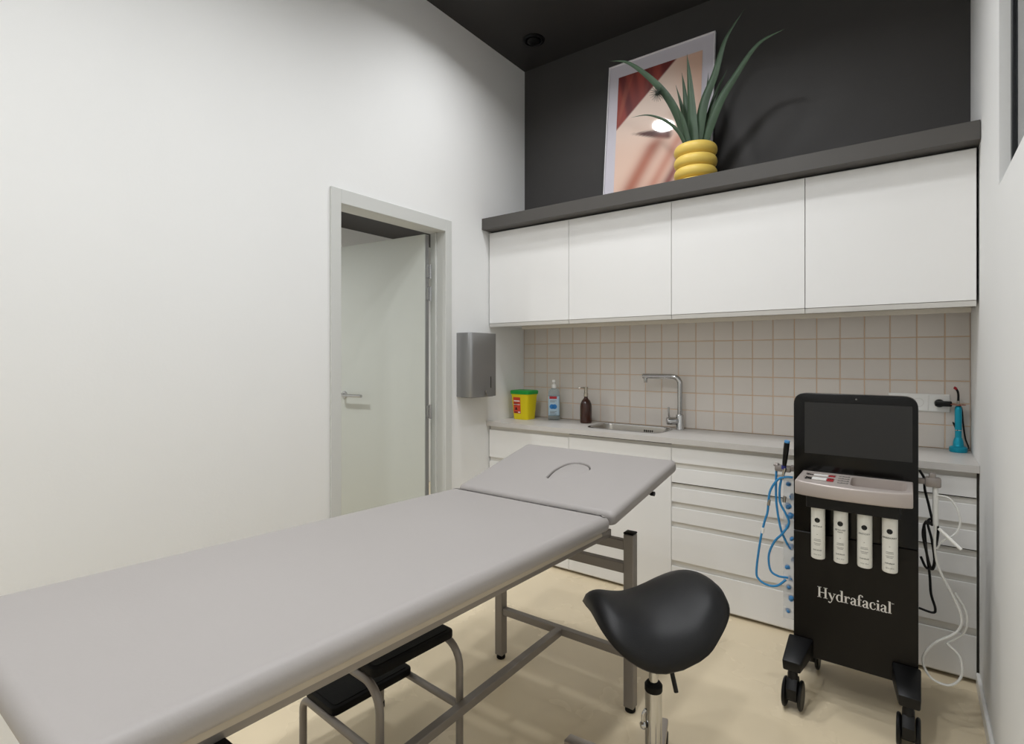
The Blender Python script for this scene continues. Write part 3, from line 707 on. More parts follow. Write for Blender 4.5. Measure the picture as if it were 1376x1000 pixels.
# leg frames
LEGY = (0.208, -1.312); LEGZ = (0.672, 0.738); LX = 0.308; LC = 0.026
for y, zt, s_y in ((LEGY[0], LEGZ[0], 1), (LEGY[1], LEGZ[1], -1)):
    for s in (-1, 1):
        x = LC + s * LX
        bm = B(); box(bm, (x - 0.02, y - 0.02, 0.018), (x + 0.02, y + 0.02, zt), 0.003, 1); lg = obj('leg', bm, M_FRAME, t)
        bm = B(); box(bm, (x - 0.0205, y - 0.0205, zt), (x + 0.0205, y + 0.0205, zt + 0.007), 0.003, 2); obj('leg_cap', bm, M_RUB, lg)
        bm = B(); lathe(bm, [(0, 0), (0.017, 0), (0.02, 0.004), (0.0195, 0.02), (0, 0.02)], (x, y, 0), 14); obj('rubber_foot', bm, M_RUB, lg)
    for z, h in ((zt - 0.045, 0.036), (zt - 0.132, 0.038)):
        bm = B(); box(bm, (LC - LX + 0.02, y - 0.015, z - h / 2), (LC + LX - 0.02, y + 0.015, z + h / 2), 0.002, 1); obj('crossbar', bm, M_FRAME, t)
    bm = B(); box(bm, (LC - LX + 0.02, y - 0.014, 0.2), (LC + LX - 0.02, y + 0.014, 0.23), 0.002, 1); obj('lower_crossbar', bm, M_FRAME, t)
bm = B(); box(bm, (LC - 0.015, LEGY[1] + 0.014, 0.2), (LC + 0.015, LEGY[0] - 0.014, 0.23), 0.002, 1); obj('stretcher', bm, M_FRAME, t)
for s in (-0.24, 0.24):     # carriers that tie the mattress frame to the leg frames
    bm = B(); bar(bm, (s, LEGY[1], LEGZ[1] - 0.012), (s, LEGY[0], LEGZ[0] - 0.012), 0.03, 0.03); obj('carrier_rail', bm, M_FRAME, t)

# ================================================================== STEP STOOL
t = thing('step_stool', 'two-step stool with black ribbed treads standing under the treatment table', 'step stool', (-1.42, 1.19, 0), (0, 0, math.radians(-4)))
UXc, LXc = 0.075, -0.095
def tread(xc, z, d, w=0.32):
    bm = B(); prism(bm, roundpoly([(xc - d / 2, -w / 2), (xc + d / 2, -w / 2), (xc + d / 2, w / 2), (xc - d / 2, w / 2)], 0.022, 4), z - 0.026, z, 'xy', 0.004, 2)
    o = obj('tread', bm, M_RUB, t)
    bm = B(); prism(bm, roundpoly([(xc - d / 2 + 0.014, -w / 2 + 0.014), (xc + d / 2 - 0.014, -w / 2 + 0.014), (xc + d / 2 - 0.014, w / 2 - 0.014), (xc - d / 2 + 0.014, w / 2 - 0.014)], 0.015, 4), z - 0.002, z + 0.0025, 'xy', 0.001, 1)
    obj('tread_mat', bm, mat('black_mat', '#080808', 0.65, spec=0.2, bump=0.3, bscale=150), o)
tread(UXc, 0.43, 0.2); tread(LXc - 0.04, 0.222, 0.18)
TR = 0.0125
def fillet(pts, r, n=7):
    P = [Vector(p) for p in pts]; out = [P[0]]
    for i in range(1, len(P) - 1):
        a = (P[i - 1] - P[i]); b = (P[i + 1] - P[i]); q = min(r, a.length * 0.49, b.length * 0.49)
        A_ = P[i] + a.normalized() * q; B_ = P[i] + b.normalized() * q
        c = A_ + B_ - P[i]                                  # centre for a right-angled bend
        for k in range(n + 1):
            t_ = k / n * PI / 2
            out.append(c + (A_ - c) * math.cos(t_) + (B_ - c) * math.sin(t_))
    return out + [P[-1]]
for s in (-1, 1):
    y = s * 0.158
    bm = B(); tube(bm, fillet([(UXc + 0.125, y, 0.012), (UXc + 0.125, y, 0.3905), (UXc - 0.09, y, 0.3905)], 0.075), TR, 14); obj('upper_frame', bm, M_FRAME, t)
    bm = B(); tube(bm, fillet([(UXc + 0.115, y, 0.186), (LXc - 0.14, y, 0.186), (LXc - 0.14, y, 0.012)], 0.04), TR, 14); obj('lower_frame', bm, M_FRAME, t)
    for x in (UXc + 0.125, LXc - 0.14):
        bm = B(); lathe(bm, [(0, 0), (0.0145, 0), (0.0145, 0.02), (0.013, 0.022), (0, 0.022)], (x, y, 0), 14); obj('rubber_foot', bm, M_RUB, t)
for x, z in ((UXc, 0.39), (LXc - 0.04, 0.186)):
    bm = B(); tube(bm, [(x, -0.158, z), (x, 0.158, z)], 0.011, 10); obj('crossbar', bm, M_FRAME, t)
    bm = B(); box(bm, (x - 0.02, -0.14, z + 0.0), (x + 0.02, 0.14, z + 0.016)); obj('tread_support', bm, M_FRAME, t)

# ================================================================== SADDLE STOOL
SO = Vector((-0.619, 1.534, 0))
t = thing('saddle_stool', 'black saddle-shaped stool on a chrome gas column by the treatment table', 'stool', SO, (0, 0, math.radians(YAW + 9)))
# local +x = cantle (right in view), -x = horn
def outline(a):
    c, s = math.cos(a), math.sin(a)
    e = 0.60 if c < 0 else 0.60 + 0.24 * smooth(0.0, 0.5, c)
    x = (0.197 if c < 0 else 0.205) * math.copysign(abs(c) ** e, c)
    f = (x + 0.205) / 0.41
    wy = 0.182 + 0.016 * smooth(0.05, 0.5, f) - 0.01 * smooth(0.7, 1.0, f)
    return x, wy * math.copysign(abs(s) ** e, s)
def saddle(x, y):
    f = (x + 0.205) / 0.41; q = min(1.0, abs(y) / 0.2)
    z = 0.058 * smooth(0.38, 0.9, f) * (1 - 0.2 * q * q) + 0.026 * (1 - smooth(0.02, 0.38, f))
    k = 2.0 - 0.5 * smooth(0.1, 0.5, f) - 0.7 * smooth(0.5, 1.0, f)
    return z - k * y * y
NA, NR = 64, 20
bm = B(); top = []; bot = []
for j in range(NR + 1):
    r = j / NR; rt = []; rb = []
    for i in range(NA):
        x, y = outline(2 * PI * i / NA); x *= r; y *= r
        th = 0.032 * math.sqrt(max(0.0, 1 - max(0, (r - 0.74) / 0.26) ** 2))
        zc = saddle(x, y) - 0.012 * max(0, (r - 0.6) / 0.4) ** 2
        rt.append((x, y, zc + th)); rb.append((x, y, zc - th * 0.95))
    top.append(rt); bot.append(rb)
SZ = 0.594
def ringv(L): return [bm.verts.new((p[0], p[1], p[2] + SZ)) for p in L]
ct = bm.verts.new((0, 0, top[0][0][2] + SZ)); cb = bm.verts.new((0, 0, bot[0][0][2] + SZ))
R = [ringv(L) for L in top[1:]]; Rb = [ringv(L) for L in bot[1:-1]]; Rb.append(R[-1])
for ring, cc, L in ((R, ct, 1), (Rb, cb, -1)):
    for i in range(NA):
        j = (i + 1) % NA; bm.faces.new((cc, ring[0][i], ring[0][j]))
        for a, b in zip(ring[:-1], ring[1:]): bm.faces.new((a[i], a[j], b[j], b[i]))
seat = obj('seat', bm, M_LEATHER, t, 80)
bm = B(); box(bm, (-0.08, -0.06, 0.528), (0.08, 0.06, 0.548), 0.004, 1); lathe(bm, [(0, 0.50), (0.022, 0.50), (0.03, 0.53), (0, 0.53)], n=16); obj('seat_plate', bm, M_BLK, t)
bm = B(); lathe(bm, [(0, 0.36), (0.0135, 0.36), (0.0135, 0.51), (0, 0.51)], n=20); obj('piston', bm, M_CHROME, t)
bm = B(); lathe(bm, [(0, 0.352), (0.0235, 0.352), (0.026, 0.357), (0.026, 0.372), (0.02, 0.38), (0.014, 0.381), (0, 0.381)], n=24); obj('column_collar', bm, M_RUB, t)
bm = B(); lathe(bm, [(0, 0.1), (0.0245, 0.1), (0.0245, 0.355), (0, 0.355)], n=28); obj('gas_column', bm, M_CHROME, t)
bm = B(); tube(bm, [(0.015, -0.02, 0.525), (0.028, -0.035, 0.50), (0.036, -0.045, 0.43)], 0.0045, 8, 4); tube(bm, [(0.035, -0.044, 0.438), (0.045, -0.055, 0.378)], 0.0065, 10); obj('height_lever', bm, M_BLK, t)
bm = B(); lathe(bm, [(0, 0.07), (0.045, 0.07), (0.045, 0.1), (0.03, 0.115), (0, 0.115)], n=24); obj('hub', bm, M_CHROME, t)
M_BASE = mat('satin_aluminium', '#A9A29C', 0.3, 0.8)
for k in range(5):
    a = 2 * PI * k / 5 + math.radians(133); c, s = math.cos(a), math.sin(a)
    bm = B()
    mt = Matrix.Rotation(a, 4, 'Z')
    prism(bm, [(0.03, 0.112), (0.03, 0.075), (0.30, 0.066), (0.30, 0.086)], -0.022, 0.022, 'xz', 0.004, 2); bm.transform(mt); lg = obj('base_leg', bm, M_BASE, t)
    bm = B(); tube(bm, [(c * 0.285, s * 0.285, 0.066), (c * 0.285, s * 0.285, 0.045)], 0.006, 8)
    lathe_dir(bm, [(0, -0.022), (0.021, -0.022), (0.025, -0.018), (0.025, -0.008), (0.012, -0.006), (0.012, 0.006), (0.025, 0.008), (0.025, 0.018), (0.021, 0.022), (0, 0.022)], (c * 0.285, s * 0.285, 0.0255), (-s, c, 0), 18); obj('caster', bm, M_BLK, lg)
bm = B(); tube(bm, [(-0.024, 0.0, 0.30), (-0.033, 0.0, 0.285), (-0.033, 0.0, 0.262)], 0.005, 8, 4); lathe_dir(bm, [(0, 0), (0.011, 0), (0.012, 0.006), (0.008, 0.012), (0, 0.012)], (-0.028, 0.0, 0.255), (-1, 0, 0), 14); obj('ring_clamp', bm, M_CHROME, t)

# ================================================================== FACIAL MACHINE
MO = Vector((-0.186, 2.40, 0))
t = thing('facial_machine', 'tall black facial machine on casters with a screen and silver lettering', 'machine', MO)
HWm = 0.199
def vz(L): return L
bm = B(); prism(bm, roundpoly([(-HWm, 0.655), (HWm, 0.655), (HWm, 1.20), (-HWm, 1.20)], [0, 0, 0.045, 0.045], 7), 0.0, 0.045, 'xz', 0.003, 2); head = obj('display_panel', bm, M_GLOSS, t)
bm = B(); box(bm, (-0.160, -0.0012, 0.965), (0.182, 0.002, 1.165)); obj('screen', bm, M_SCREEN, head, 0)
bm = B(); lathe_dir(bm, [(0, 0), (0.003, 0), (0.0025, 0.001), (0, 0.0012)], (0.012, 0.0, 1.183), (0, -1, 0), 10); obj('camera_lens', bm, M_INKG, head)
bm = B(); box(bm, (-HWm, 0.0, 0.165), (HWm, 0.04, 0.653), 0.002, 1); obj('front_panel', bm, M_PANEL, t)
bm = B(); prism(bm, [(0.04, 0.165), (0.30, 0.165), (0.30, 0.62), (0.20, 0.90), (0.045, 0.98), (0.04, 0.98)], -HWm + 0.012, HWm - 0.012, 'yz', 0.006, 2); obj('body', bm, M_BLK, t)
# tray
def slope(y): return 0.897 - 0.021 * (-y) / 0.14
bm = B(); tp = roundpoly([(-0.178, -0.145), (0.182, -0.145), (0.186, 0.0), (-0.166, 0.0)], [0.05, 0.03, 0, 0], 6)
# curved front edge: bulge the middle forward
tp = []
for k in range(15):
    f = k / 14; x = -0.176 + 0.36 * f; tp.append((x, -0.118 - 0.03 * math.sin(PI * f) ** 0.6))
tp += [(0.184, 0.0), (-0.166, 0.0)]
bm = B(); prism(bm, tp, 0.825, 0.885, 'xy', 0.006, 3)
for v in bm.verts:
    if v.co.z > 0.855: v.co.z += slope(v.co.y) - 0.885
tray = obj('tray', bm, M_TRAY, t, 40)
bm = B(); prism(bm, roundpoly([(0.0, -0.118), (0.165, -0.112), (0.168, -0.018), (0.0, -0.018)], 0.022, 6), 0.85, 0.95, 'xy'); cut = obj('cutter', bm, M_TRAY, None, 0); cut.location = MO
b2 = B(); box(b2, (-0.148, -0.05, 0.888), (-0.05, -0.022, 0.95)); box(b2, (-0.152, -0.105, 0.884), (-0.05, -0.064, 0.95)); cut2 = obj('cutter', b2, M_TRAY, None, 0); cut2.location = MO
for cobj in (cut, cut2):
    md = tray.modifiers.new('b', 'BOOLEAN'); md.operation = 'DIFFERENCE'; md.object = cobj; md.solver = 'EXACT'
bpy.context.view_layer.update()
nm = bpy.data.meshes.new_from_object(tray.evaluated_get(bpy.context.evaluated_depsgraph_get())); tray.modifiers.clear(); tray.data = nm
bpy.data.objects.remove(cut); bpy.data.objects.remove(cut2)
for p in nm.polygons: p.use_smooth = True
nm.set_sharp_from_angle(angle=math.radians(35))
for y0, y1, zz in ((-0.05, -0.022, 0.8885), (-0.105, -0.064, 0.8845)):
    bm = B(); box(bm, (-0.122, y0 + 0.004, zz - 0.001), (-0.075, y1 - 0.004, zz + 0.003)); obj('label_window', bm, M_WHITE, tray, 0)
    bm = B(); box(bm, (-0.073, y0 + 0.003, zz - 0.001), (-0.053, y1 - 0.003, zz + 0.003)); obj('red_print', bm, M_RED, tray, 0)
    bm = B()
    for k in range(3): box(bm, (-0.145 + k * 0.0075, y0 + 0.004 + (k % 2) * 0.006, zz - 0.001), (-0.139 + k * 0.0075, y1 - 0.005 - (k % 3) * 0.004, zz + 0.002))
    for k in range(3): box(bm, (-0.070 + k * 0.006, y0 + 0.008, zz + 0.002), (-0.067 + k * 0.006, y1 - 0.008, zz + 0.0034))
    obj('dark_print', bm, M_INK, tray, 0)
for r in range(4):
    bm = B()
    y = -0.028 - r * 0.023
    for k in range(4): box(bm, (-0.038 + k * 0.009, y - 0.006, slope(y) - 0.0008), (-0.032 + k * 0.009, y - 0.004 + (k % 2) * 0.006, slope(y) + 0.0012))
    box(bm, (-0.04, y - 0.0085, slope(y) - 0.0012), (-0.006, y - 0.007, slope(y) + 0.001)); obj('key_legend', bm, M_INKG, tray, 0)
bm = B(); box(bm, (-0.142, -0.10, 0.776), (0.15, 0.0, 0.8255), 0.004, 1); obj('bottle_rail', bm, M_BLK, t)
# casters
def caster(parent, x, y, ry=0.0):
    bm = B(); lathe(bm, [(0, 0.105), (0.018, 0.105), (0.018, 0.135), (0.014, 0.15), (0, 0.15)], (x, y, 0), 16)
    prism(bm, [(y - 0.016, 0.122), (y + 0.03, 0.116), (y + 0.045, 0.08), (y + 0.035, 0.045), (y - 0.005, 0.03), (y - 0.032, 0.05), (y - 0.038, 0.09)], x - 0.0185, x + 0.0185, 'yz', 0.003, 2)
    h = obj('caster_housing', bm, M_BLK, parent)
    for s in (-1, 1):
        bm = B(); lathe_dir(bm, [(0, 0), (0.044, 0), (0.052, 0.004), (0.054, 0.008), (0.052, 0.013), (0.046, 0.0155), (0.03, 0.0135), (0, 0.0135)], (x + s * 0.019, y + 0.01, 0.0545), (s, 0, 0), 26); obj('wheel', bm, M_BLK, h)
for s in (-1, 1):
    xo = s * 0.168 - 0.004
    # wedge arm running forward and down from the body
    b2 = B()
    A = [(-0.043, -0.002, 0.238), (0.043, -0.002, 0.238), (0.043, -0.002, 0.17), (-0.043, -0.002, 0.17)]
    Bq = [(-0.034, -0.135, 0.19), (0.03, -0.135, 0.19), (0.028, -0.130, 0.15), (-0.032, -0.130, 0.15)]
    va = [b2.verts.new((a[0] + xo + s * 0.0, a[1], a[2])) for a in A]; vb = [b2.verts.new((a[0] + xo + s * 0.012, a[1], a[2])) for a in Bq]
    b2.faces.new(va); b2.faces.new(vb)
    for i in range(4): b2.faces.new((va[i], va[(i + 1) % 4], vb[(i + 1) % 4], vb[i]))
    bmesh.ops.recalc_face_normals(b2, faces=b2.faces[:])
    bmesh.ops.bevel(b2, geom=b2.edges[:], offset=0.006, segments=2, affect='EDGES', profile=0.5)
    arm = obj('leg_arm', b2, M_BLK, t)
    caster(arm, xo + s * 0.010 - 0.003, -0.108)
    bm = B(); box(bm, (xo - 0.03, 0.18, 0.145), (xo + 0.03, 0.29, 0.18), 0.006, 2); ra = obj('leg_arm', bm, M_BLK, t)
    caster(ra, xo, 0.24)
# lettering drawn as variable-width strokes
def ribbon(bm, pts, ws, x0, sc, z0, y=-0.0012):
    n = len(pts)
    for side in (0,):
        L, Rr = [], []
        for i in range(n):
            d = (Vector(pts[min(i + 1, n - 1)]) - Vector(pts[max(i - 1, 0)])).normalized(); nn = Vector((-d.y, d.x)); w = ws[i] / 2
            a = Vector(pts[i]) + nn * w; b = Vector(pts[i]) - nn * w
            L.append(bm.verts.new((x0 + a.x * sc, y, z0 + a.y * sc))); Rr.append(bm.verts.new((x0 + b.x * sc, y, z0 + b.y * sc)))
        for i in range(n - 1): bm.faces.new((L[i], Rr[i], Rr[i + 1], L[i + 1]))
def curve(pts, ws, n=6):
    P = catmull([Vector((a, b, 0)) for a, b in pts], n); m = len(pts) - 1; W = []
    for i in range(len(P)):
        f = min(i / n, m - 1e-6); k = int(f); W.append(ws[k] + (ws[k + 1] - ws[k]) * (f - k))
    return [(v.x, v.y) for v in P], W
K, N = 0.15, 0.055
def stem(x, a, b): return ([(x, a), (x, b)], [K, K])
def hair(x0, y0, x1, y1): return ([(x0, y0), (x1, y1)], [N, N])
def dot(x, y, r=0.075): return curve([(x - r, y), (x - r * .5, y + .001), (x + r * .5, y + .001), (x + r, y)], [0.03, 1.9 * r, 1.9 * r, 0.03], 3)
GL = {
 'H': (0.90, [stem(.19, 0, 1), stem(.69, 0, 1), hair(.03, .03, .35, .03), hair(.03, .97, .35, .97), hair(.53, .03, .85, .03), hair(.53, .97, .85, .97), hair(.19, .5, .69, .5)]),
 'y': (0.60, [([(.09, .62), (.33, .03)], [K, K]), curve([(.53, .62), (.36, .15), (.26, -.14), (.14, -.27), (.05, -.25)], [N, N, N, N * 1.5, N]), dot(.06, -.22, .06), hair(-.01, .60, .22, .60), hair(.4, .60, .62, .60)]),
 'd': (0.64, [stem(.48, .0, 1.03), hair(.34, 1.0, .5, 1.03), hair(.5, .03, .62, .05), curve([(.44, .5), (.32, .61), (.16, .55), (.09, .31), (.16, .07), (.31, .01), (.45, .13)], [N, N, .1, K, .1, N, N])]),
 'r': (0.47, [stem(.15, 0, .62), hair(.0, .03, .32, .03), hair(.02, .58, .17, .61), curve([(.2, .4), (.27, .56), (.38, .61), (.44, .56)], [N, .06, .07, .07]), dot(.41, .52, .06)]),
 'a': (0.55, [curve([(.09, .47), (.16, .59), (.28, .61), (.38, .5), (.38, .3), (.38, .1), (.44, .02), (.53, .05)], [.06, .06, .06, K, K, K, .1, N]), dot(.11, .46, .06), curve([(.38, .36), (.2, .29), (.1, .15), (.17, .02), (.29, .03), (.38, .13)], [N, .07, K, .07, N, N])]),
 'f': (0.36, [stem(.15, 0, .8), curve([(.15, .8), (.18, .95), (.28, 1.03), (.4, .97)], [K, .11, N, .06]), dot(.39, .92, .065), hair(.01, .6, .34, .6), hair(.01, .03, .32, .03)]),
 'c': (0.50, [curve([(.44, .47), (.37, .59), (.25, .61), (.12, .52), (.09, .31), (.14, .09), (.27, .01), (.4, .06), (.47, .17)], [.06, .06, N, .1, K, .1, N, N, .04]), dot(.4, .48, .06)]),
 'i': (0.29, [stem(.15, 0, .62), hair(.01, .03, .29, .03), hair(.03, .59, .17, .61), dot(.14, .84, .075)]),
 'l': (0.29, [stem(.15, 0, 1.03), hair(.01, .03, .29, .03), hair(.03, 1.0, .17, 1.02)]),
}
word = 'Hydrafacial'; tot = sum(GL[c][0] for c in word); sc = 0.238 / tot; x = -0.117; bm = B()
for ch in word:
    for pts, ws in GL[ch][1]: ribbon(bm, pts, ws, x, sc, 0.408)
    x += GL[ch][0] * sc
lt = obj('lettering', bm, M_SILVER, t, 0); lt['label'] = 'silver serif lettering reading Hydrafacial'
text_mesh('trademark', 'TM', 0.006, M_SILVER, t, Matrix.Translation((x + 0.003, -0.0012, 0.443)) @ Matrix.Rotation(PI / 2, 4, 'X'))

# serum bottles hanging in the rail
blabels = [('ACTIV-4', '', 'slim white serum bottle reading ACTIV-4 in the rail of the black machine'),
           ('BETA-HD', 'CLEAR', 'slim white serum bottle reading BETA-HD CLEAR in the rail of the black machine'),
           ('ANTIOX+', '', 'slim white serum bottle reading ANTIOX+ in the rail of the black machine'),
           ('RINSEAWAY', '', 'slim white serum bottle reading RINSEAWAY in the rail of the black machine')]
bxs = [-0.292, -0.218, -0.1435, -0.0685]
for (h1, h2, lab), bx in zip(blabels, bxs):
    b = thing('serum_bottle', lab, 'bottle', (bx, 2.34, 0.5795), group='serum bottles in the machine rail')
    Rr = 0.0235
    bm = B(); lathe(bm, [(0, 0), (Rr - 0.004, 0), (Rr - 0.001, 0.002), (Rr, 0.006), (Rr, 0.196), (0, 0.196)], n=32); obj('body', bm, M_BOT, b)
    def on_front(z, yoff=-Rr - 0.0004): return Matrix.Translation((0, yoff, z)) @ Matrix.Rotation(PI / 2, 4, 'X')
    def wrap(o, extra=0.0005):
        for v in o.data.vertices:
            a = v.co.x / Rr; rr = Rr + extra + (0.0002 if v.co.y < -Rr - 0.0005 else 0)
            v.co.x = rr * math.sin(a); v.co.y = -rr * math.cos(a)
    bm = B(); bmesh.ops.create_grid(bm, x_segments=12, y_segments=12, size=0.009)
    for v in bm.verts:
        r0 = max(abs(v.co.x), abs(v.co.y)); l = v.co.length
        if l > 1e-9: v.co *= r0 / l
    bm.transform(on_front(0.148)); o = obj('emblem', bm, M_INK, b, 0); wrap(o)
    bm = B(); box(bm, (-0.001, 0.0, -0.001), (0.001, 0.0001, 0.006)); box(bm, (-0.001, 0.0, -0.0055), (0.001, 0.0001, -0.0032)); bm.transform(Matrix.Translation((0, 0, 0.148))); o = obj('emblem_mark', bm, M_BOT, b, 0); wrap(o, 0.0008)
    for txt, z, sz in ((h1, 0.122, 0.0085), (h2, 0.115, 0.006), ('hydrafacial', 0.034, 0.0068), ('118 ml  4 fl oz', 0.017, 0.0045)):
        if txt:
            o = text_mesh('print', txt, sz, M_INK, b, on_front(z)); wrap(o)
    bm = B()
    for k, z in enumerate((0.094, 0.075, 0.070, 0.060, 0.055)):
        hw = (0.002, 0.011, 0.012, 0.012, 0.009)[k]
        n = 8
        for q in range(n):
            a0 = -hw + 2 * hw * q / n; a1 = -hw + 2 * hw * (q + 1) / n
            bm.faces.new([bm.verts.new(p) for p in ((a0, 0, z), (a1, 0, z), (a1, 0, z + 0.0014), (a0, 0, z + 0.0014))])
    o = obj('small_print', bm, M_INKG, b, 0); wrap(o); o['kind'] = 'stuff'

# ---- hoses and strip on the left side of the machine
LXm = MO.x - HWm
bm = B(); box(bm, (-0.405 + 0.186 - 0.0, 0.035, 0.878), (-HWm + 0.006, 0.065, 0.9), 0.003, 1); box(bm, (-0.275, 0.03, 0.872), (-0.215, 0.07, 0.896), 0.006, 2); box(bm, (-0.28, 0.034, 0.892), (-0.262, 0.066, 0.902), 0.003, 1); obj('hose_bracket', bm, M_GREYP, t)
h = thing('hose_handpiece', 'black handpiece with long blue hoses hung on the side of the machine', 'handpiece', (-0.43, 2.45, 0.87))
HO = Vector((-0.43, 2.45, 0.87))
def hl(L): return [Vector(p) - HO for p in L]
bm = B(); lathe_dir(bm, [(0, 0), (0.0075, 0), (0.009, 0.02), (0.011, 0.07), (0.0105, 0.1), (0, 0.1)], (0.006, -0.022, 0.028), (0.012, -0.01, 0.1), 16); grip = obj('grip', bm, M_BLK, h)
bm = B(); lathe_dir(bm, [(0, 0), (0.0105, 0), (0.0105, 0.008), (0, 0.008)], (0.018, -0.032, 0.126), (0.012, -0.01, 0.1), 16); obj('end_cap', bm, M_BLUET, grip)
bm = B(); lathe_dir(bm, [(0, 0), (0.0035, 0), (0.006, 0.03), (0.0085, 0.05), (0, 0.05)], (-0.002, -0.018, -0.028), (0.012, -0.005, 0.06), 14); obj('nozzle', bm, M_CHROME, grip)
bm = B(); lathe_dir(bm, [(0, 0), (0.0095, 0), (0.0095, 0.014), (0, 0.014)], (0.0035, -0.0205, 0.016), (0.012, -0.008, 0.1), 14); obj('collar', bm, mat('navy_plastic', '#2A2F7A', 0.35), grip)
hoses = [[(-0.394, 2.435, 0.854), (-0.42, 2.43, 0.853), (-0.449, 2.43, 0.838), (-0.478, 2.43, 0.784), (-0.487, 2.43, 0.70), (-0.498, 2.43, 0.66), (-0.515, 2.43, 0.575), (-0.53, 2.43, 0.446), (-0.52, 2.43, 0.412), (-0.49, 2.43, 0.397), (-0.452, 2.43, 0.402), (-0.419, 2.44, 0.432)],
         [(-0.457, 2.45, 0.884), (-0.459, 2.45, 0.80), (-0.456, 2.45, 0.725), (-0.440, 2.45, 0.63), (-0.416, 2.455, 0.57)],
         [(-0.436, 2.44, 0.845), (-0.443, 2.44, 0.80), (-0.441, 2.44, 0.743), (-0.420, 2.44, 0.70), (-0.409, 2.44, 0.665), (-0.430, 2.435, 0.622), (-0.462, 2.435, 0.58), (-0.484, 2.44, 0.519), (-0.478, 2.44, 0.458), (-0.45, 2.44, 0.44), (-0.414, 2.45, 0.438)]]
for L in hoses:
    bm = B(); sweep(bm, catmull(hl(L), 7), circ(0.0045, 8)); obj('hose', bm, M_BLUEH, h)
for px in ((-0.505, 2.43, 0.62), (-0.482, 2.43, 0.74), (-0.425, 2.44, 0.76)):
    bm = B(); lathe_dir(bm, [(0, -0.012), (0.006, -0.012), (0.006, 0.012), (0, 0.012)], Vector(px) - HO, (0.15, 0, 1), 10); obj('hose_coupling', bm, M_STEEL if px[2] > .7 else M_WHITE, h)
# clear strip of blue tips
h = thing('tip_strip', 'clear plastic strip of blue treatment tips hanging on the machine side', 'tip strip', (-0.413, 2.475, 0.84))
bm = B()
for k in range(18):
    pass
n = 24; vv = []
for k in range(n + 1):
    z = -0.58 * k / n; off = 0.003 * math.sin(k * 1.3)
    vv.append((bm.verts.new((-0.023, off, z)), bm.verts.new((0, off + 0.003, z)), bm.verts.new((0.019, off, z))))
for a, b in zip(vv[:-1], vv[1:]):
    for i in range(2): bm.faces.new((a[i], a[i + 1], b[i + 1], b[i]))
bmesh.ops.solidify(bm, geom=bm.faces[:], thickness=0.0006)
obj('film', bm, M_BAG, h)
proto = None
for k in range(13):
    z = -0.03 - k * 0.043; x = (-0.005, 0.007, -0.001, 0.009)[k % 4]
    if proto is None:
        bm = B(); lathe_dir(bm, [(0, -0.002), (0.010, 0), (0.012, 0.003), (0.0085, 0.006), (0.007, 0.013), (0.003, 0.015), (0, 0.015)], (0, 0, 0), (0.5, -1, 0.4), 7); o = obj('tip', bm, M_BLUET, h); proto = o.data
    else: o = link(bpy.data.objects.new('tip', proto), h)
    o.location = (x + random.uniform(-.003, .003), 0.012, z + random.uniform(-.006, .006)); o.rotation_euler = (random.uniform(-.7, .7), k * 1.1, random.uniform(-.6, .6))
    q = random.uniform(1.0, 1.45); o.scale = (q, 1.0, q * random.uniform(0.75, 1.0))
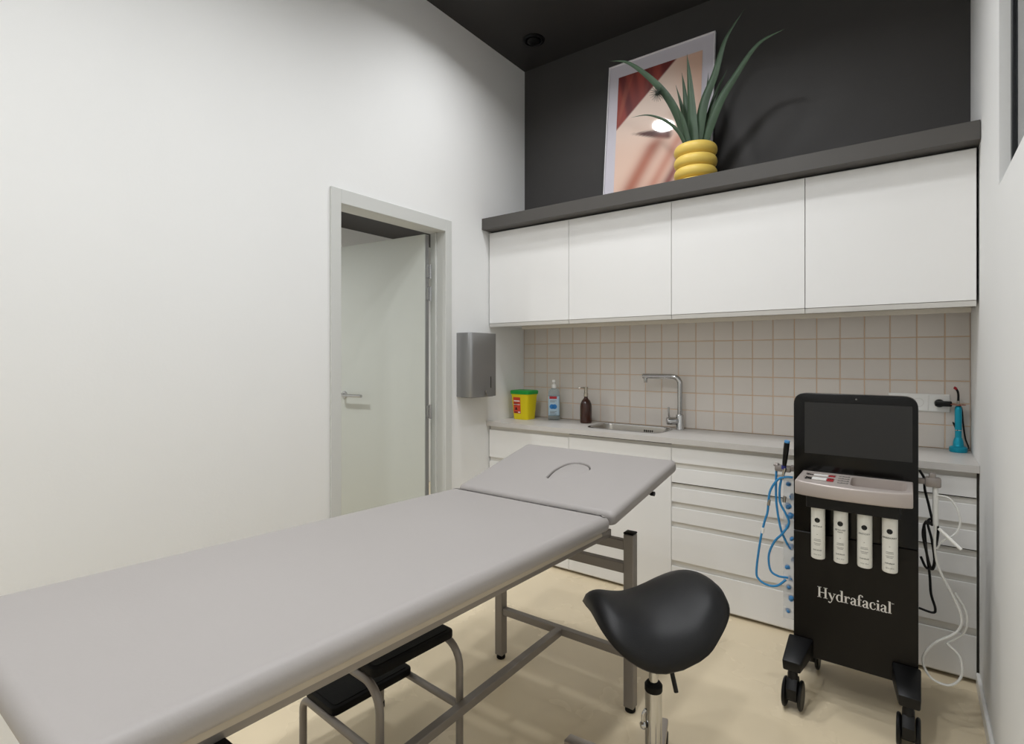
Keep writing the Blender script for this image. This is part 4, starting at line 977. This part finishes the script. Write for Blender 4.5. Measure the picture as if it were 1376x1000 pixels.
# ---- right side: bracket, clear tubes, black cable
bm = B(); box(bm, (HWm - 0.006, 0.04, 0.885), (HWm + 0.03, 0.06, 0.905), 0.003, 1); box(bm, (HWm + 0.018, 0.034, 0.877), (HWm + 0.065, 0.066, 0.912), 0.006, 2); box(bm, (HWm + 0.030, 0.036, 0.905), (HWm + 0.05, 0.064, 0.928), 0.004, 2); obj('tube_bracket', bm, M_GREYP, t)
TO = Vector((0.062, 2.45, 0.88))
h = thing('clear_tube', 'clear plastic suction tube looped down beside the right-hand wall', 'tube', TO)
def tl(L): return [Vector(p) - TO for p in L]
bm = B(); lathe(bm, [(0, -0.14), (0.0075, -0.14), (0.0085, -0.13), (0.0085, 0.0), (0, 0.0)], n=14); obj('connector', bm, M_CLEAR, h)
bm = B(); sweep(bm, catmull(tl([(0.062, 2.45, 0.745), (0.060, 2.45, 0.664), (0.072, 2.45, 0.587), (0.109, 2.45, 0.504), (0.133, 2.45, 0.432), (0.119, 2.45, 0.376), (0.057, 2.45, 0.317), (0.026, 2.45, 0.253), (0.047, 2.45, 0.194), (0.099, 2.45, 0.183), (0.133, 2.455, 0.224), (0.129, 2.46, 0.288), (0.093, 2.465, 0.325)]), 7), circ(0.0042, 8)); obj('tube', bm, M_CLEAR, h)
bm = B(); sweep(bm, catmull(tl([(0.064, 2.445, 0.85), (0.10, 2.44, 0.845), (0.125, 2.44, 0.80), (0.128, 2.44, 0.755), (0.113, 2.44, 0.72), (0.08, 2.44, 0.69), (0.066, 2.445, 0.66)]), 6), circ(0.003, 8)); obj('tube', bm, M_CLEAR, h)
bm = B(); sweep(bm, tl([(0.07, 2.438, 0.735), (0.131, 2.425, 0.676)]), circ(0.0055, 8)); obj('tube_tip', bm, M_WHITE, h)
bm = B(); sweep(bm, catmull(tl([(0.115, 2.47, 0.51), (0.148, 2.475, 0.44), (0.14, 2.475, 0.37), (0.095, 2.475, 0.32)]), 7), circ(0.0042, 8)); obj('tube', bm, M_CLEAR, h)
CO = Vector((0.04, 2.47, 0.9))
h = thing('power_cable', 'black power cable coiled beside the machine and the clear tubes', 'cable', CO)
for L in ([(0.016, 2.47, 0.93), (0.030, 2.47, 0.90), (0.032, 2.48, 0.859), (0.044, 2.485, 0.80), (0.054, 2.48, 0.735), (0.036, 2.475, 0.745), (0.026, 2.475, 0.70), (0.035, 2.475, 0.64), (0.05, 2.475, 0.575), (0.06, 2.475, 0.60), (0.052, 2.475, 0.68), (0.04, 2.475, 0.74), (0.055, 2.48, 0.755), (0.07, 2.48, 0.72), (0.062, 2.485, 0.64), (0.056, 2.485, 0.58), (0.036, 2.485, 0.573), (0.02, 2.485, 0.61)],
          [(0.03, 2.49, 0.73), (0.036, 2.49, 0.64), (0.046, 2.49, 0.55), (0.05, 2.49, 0.48), (0.062, 2.49, 0.43), (0.055, 2.49, 0.412), (0.014, 2.49, 0.418)]):
    bm = B(); sweep(bm, catmull([Vector(p) - CO for p in L], 6), circ(0.0042, 8)); obj('cable', bm, M_BLK, h)
bm = B(); box(bm, (-0.008, 0.0, -0.166), (0.02, 0.022, -0.155), 0.003, 1); obj('cable_tie', bm, M_BLK, h)
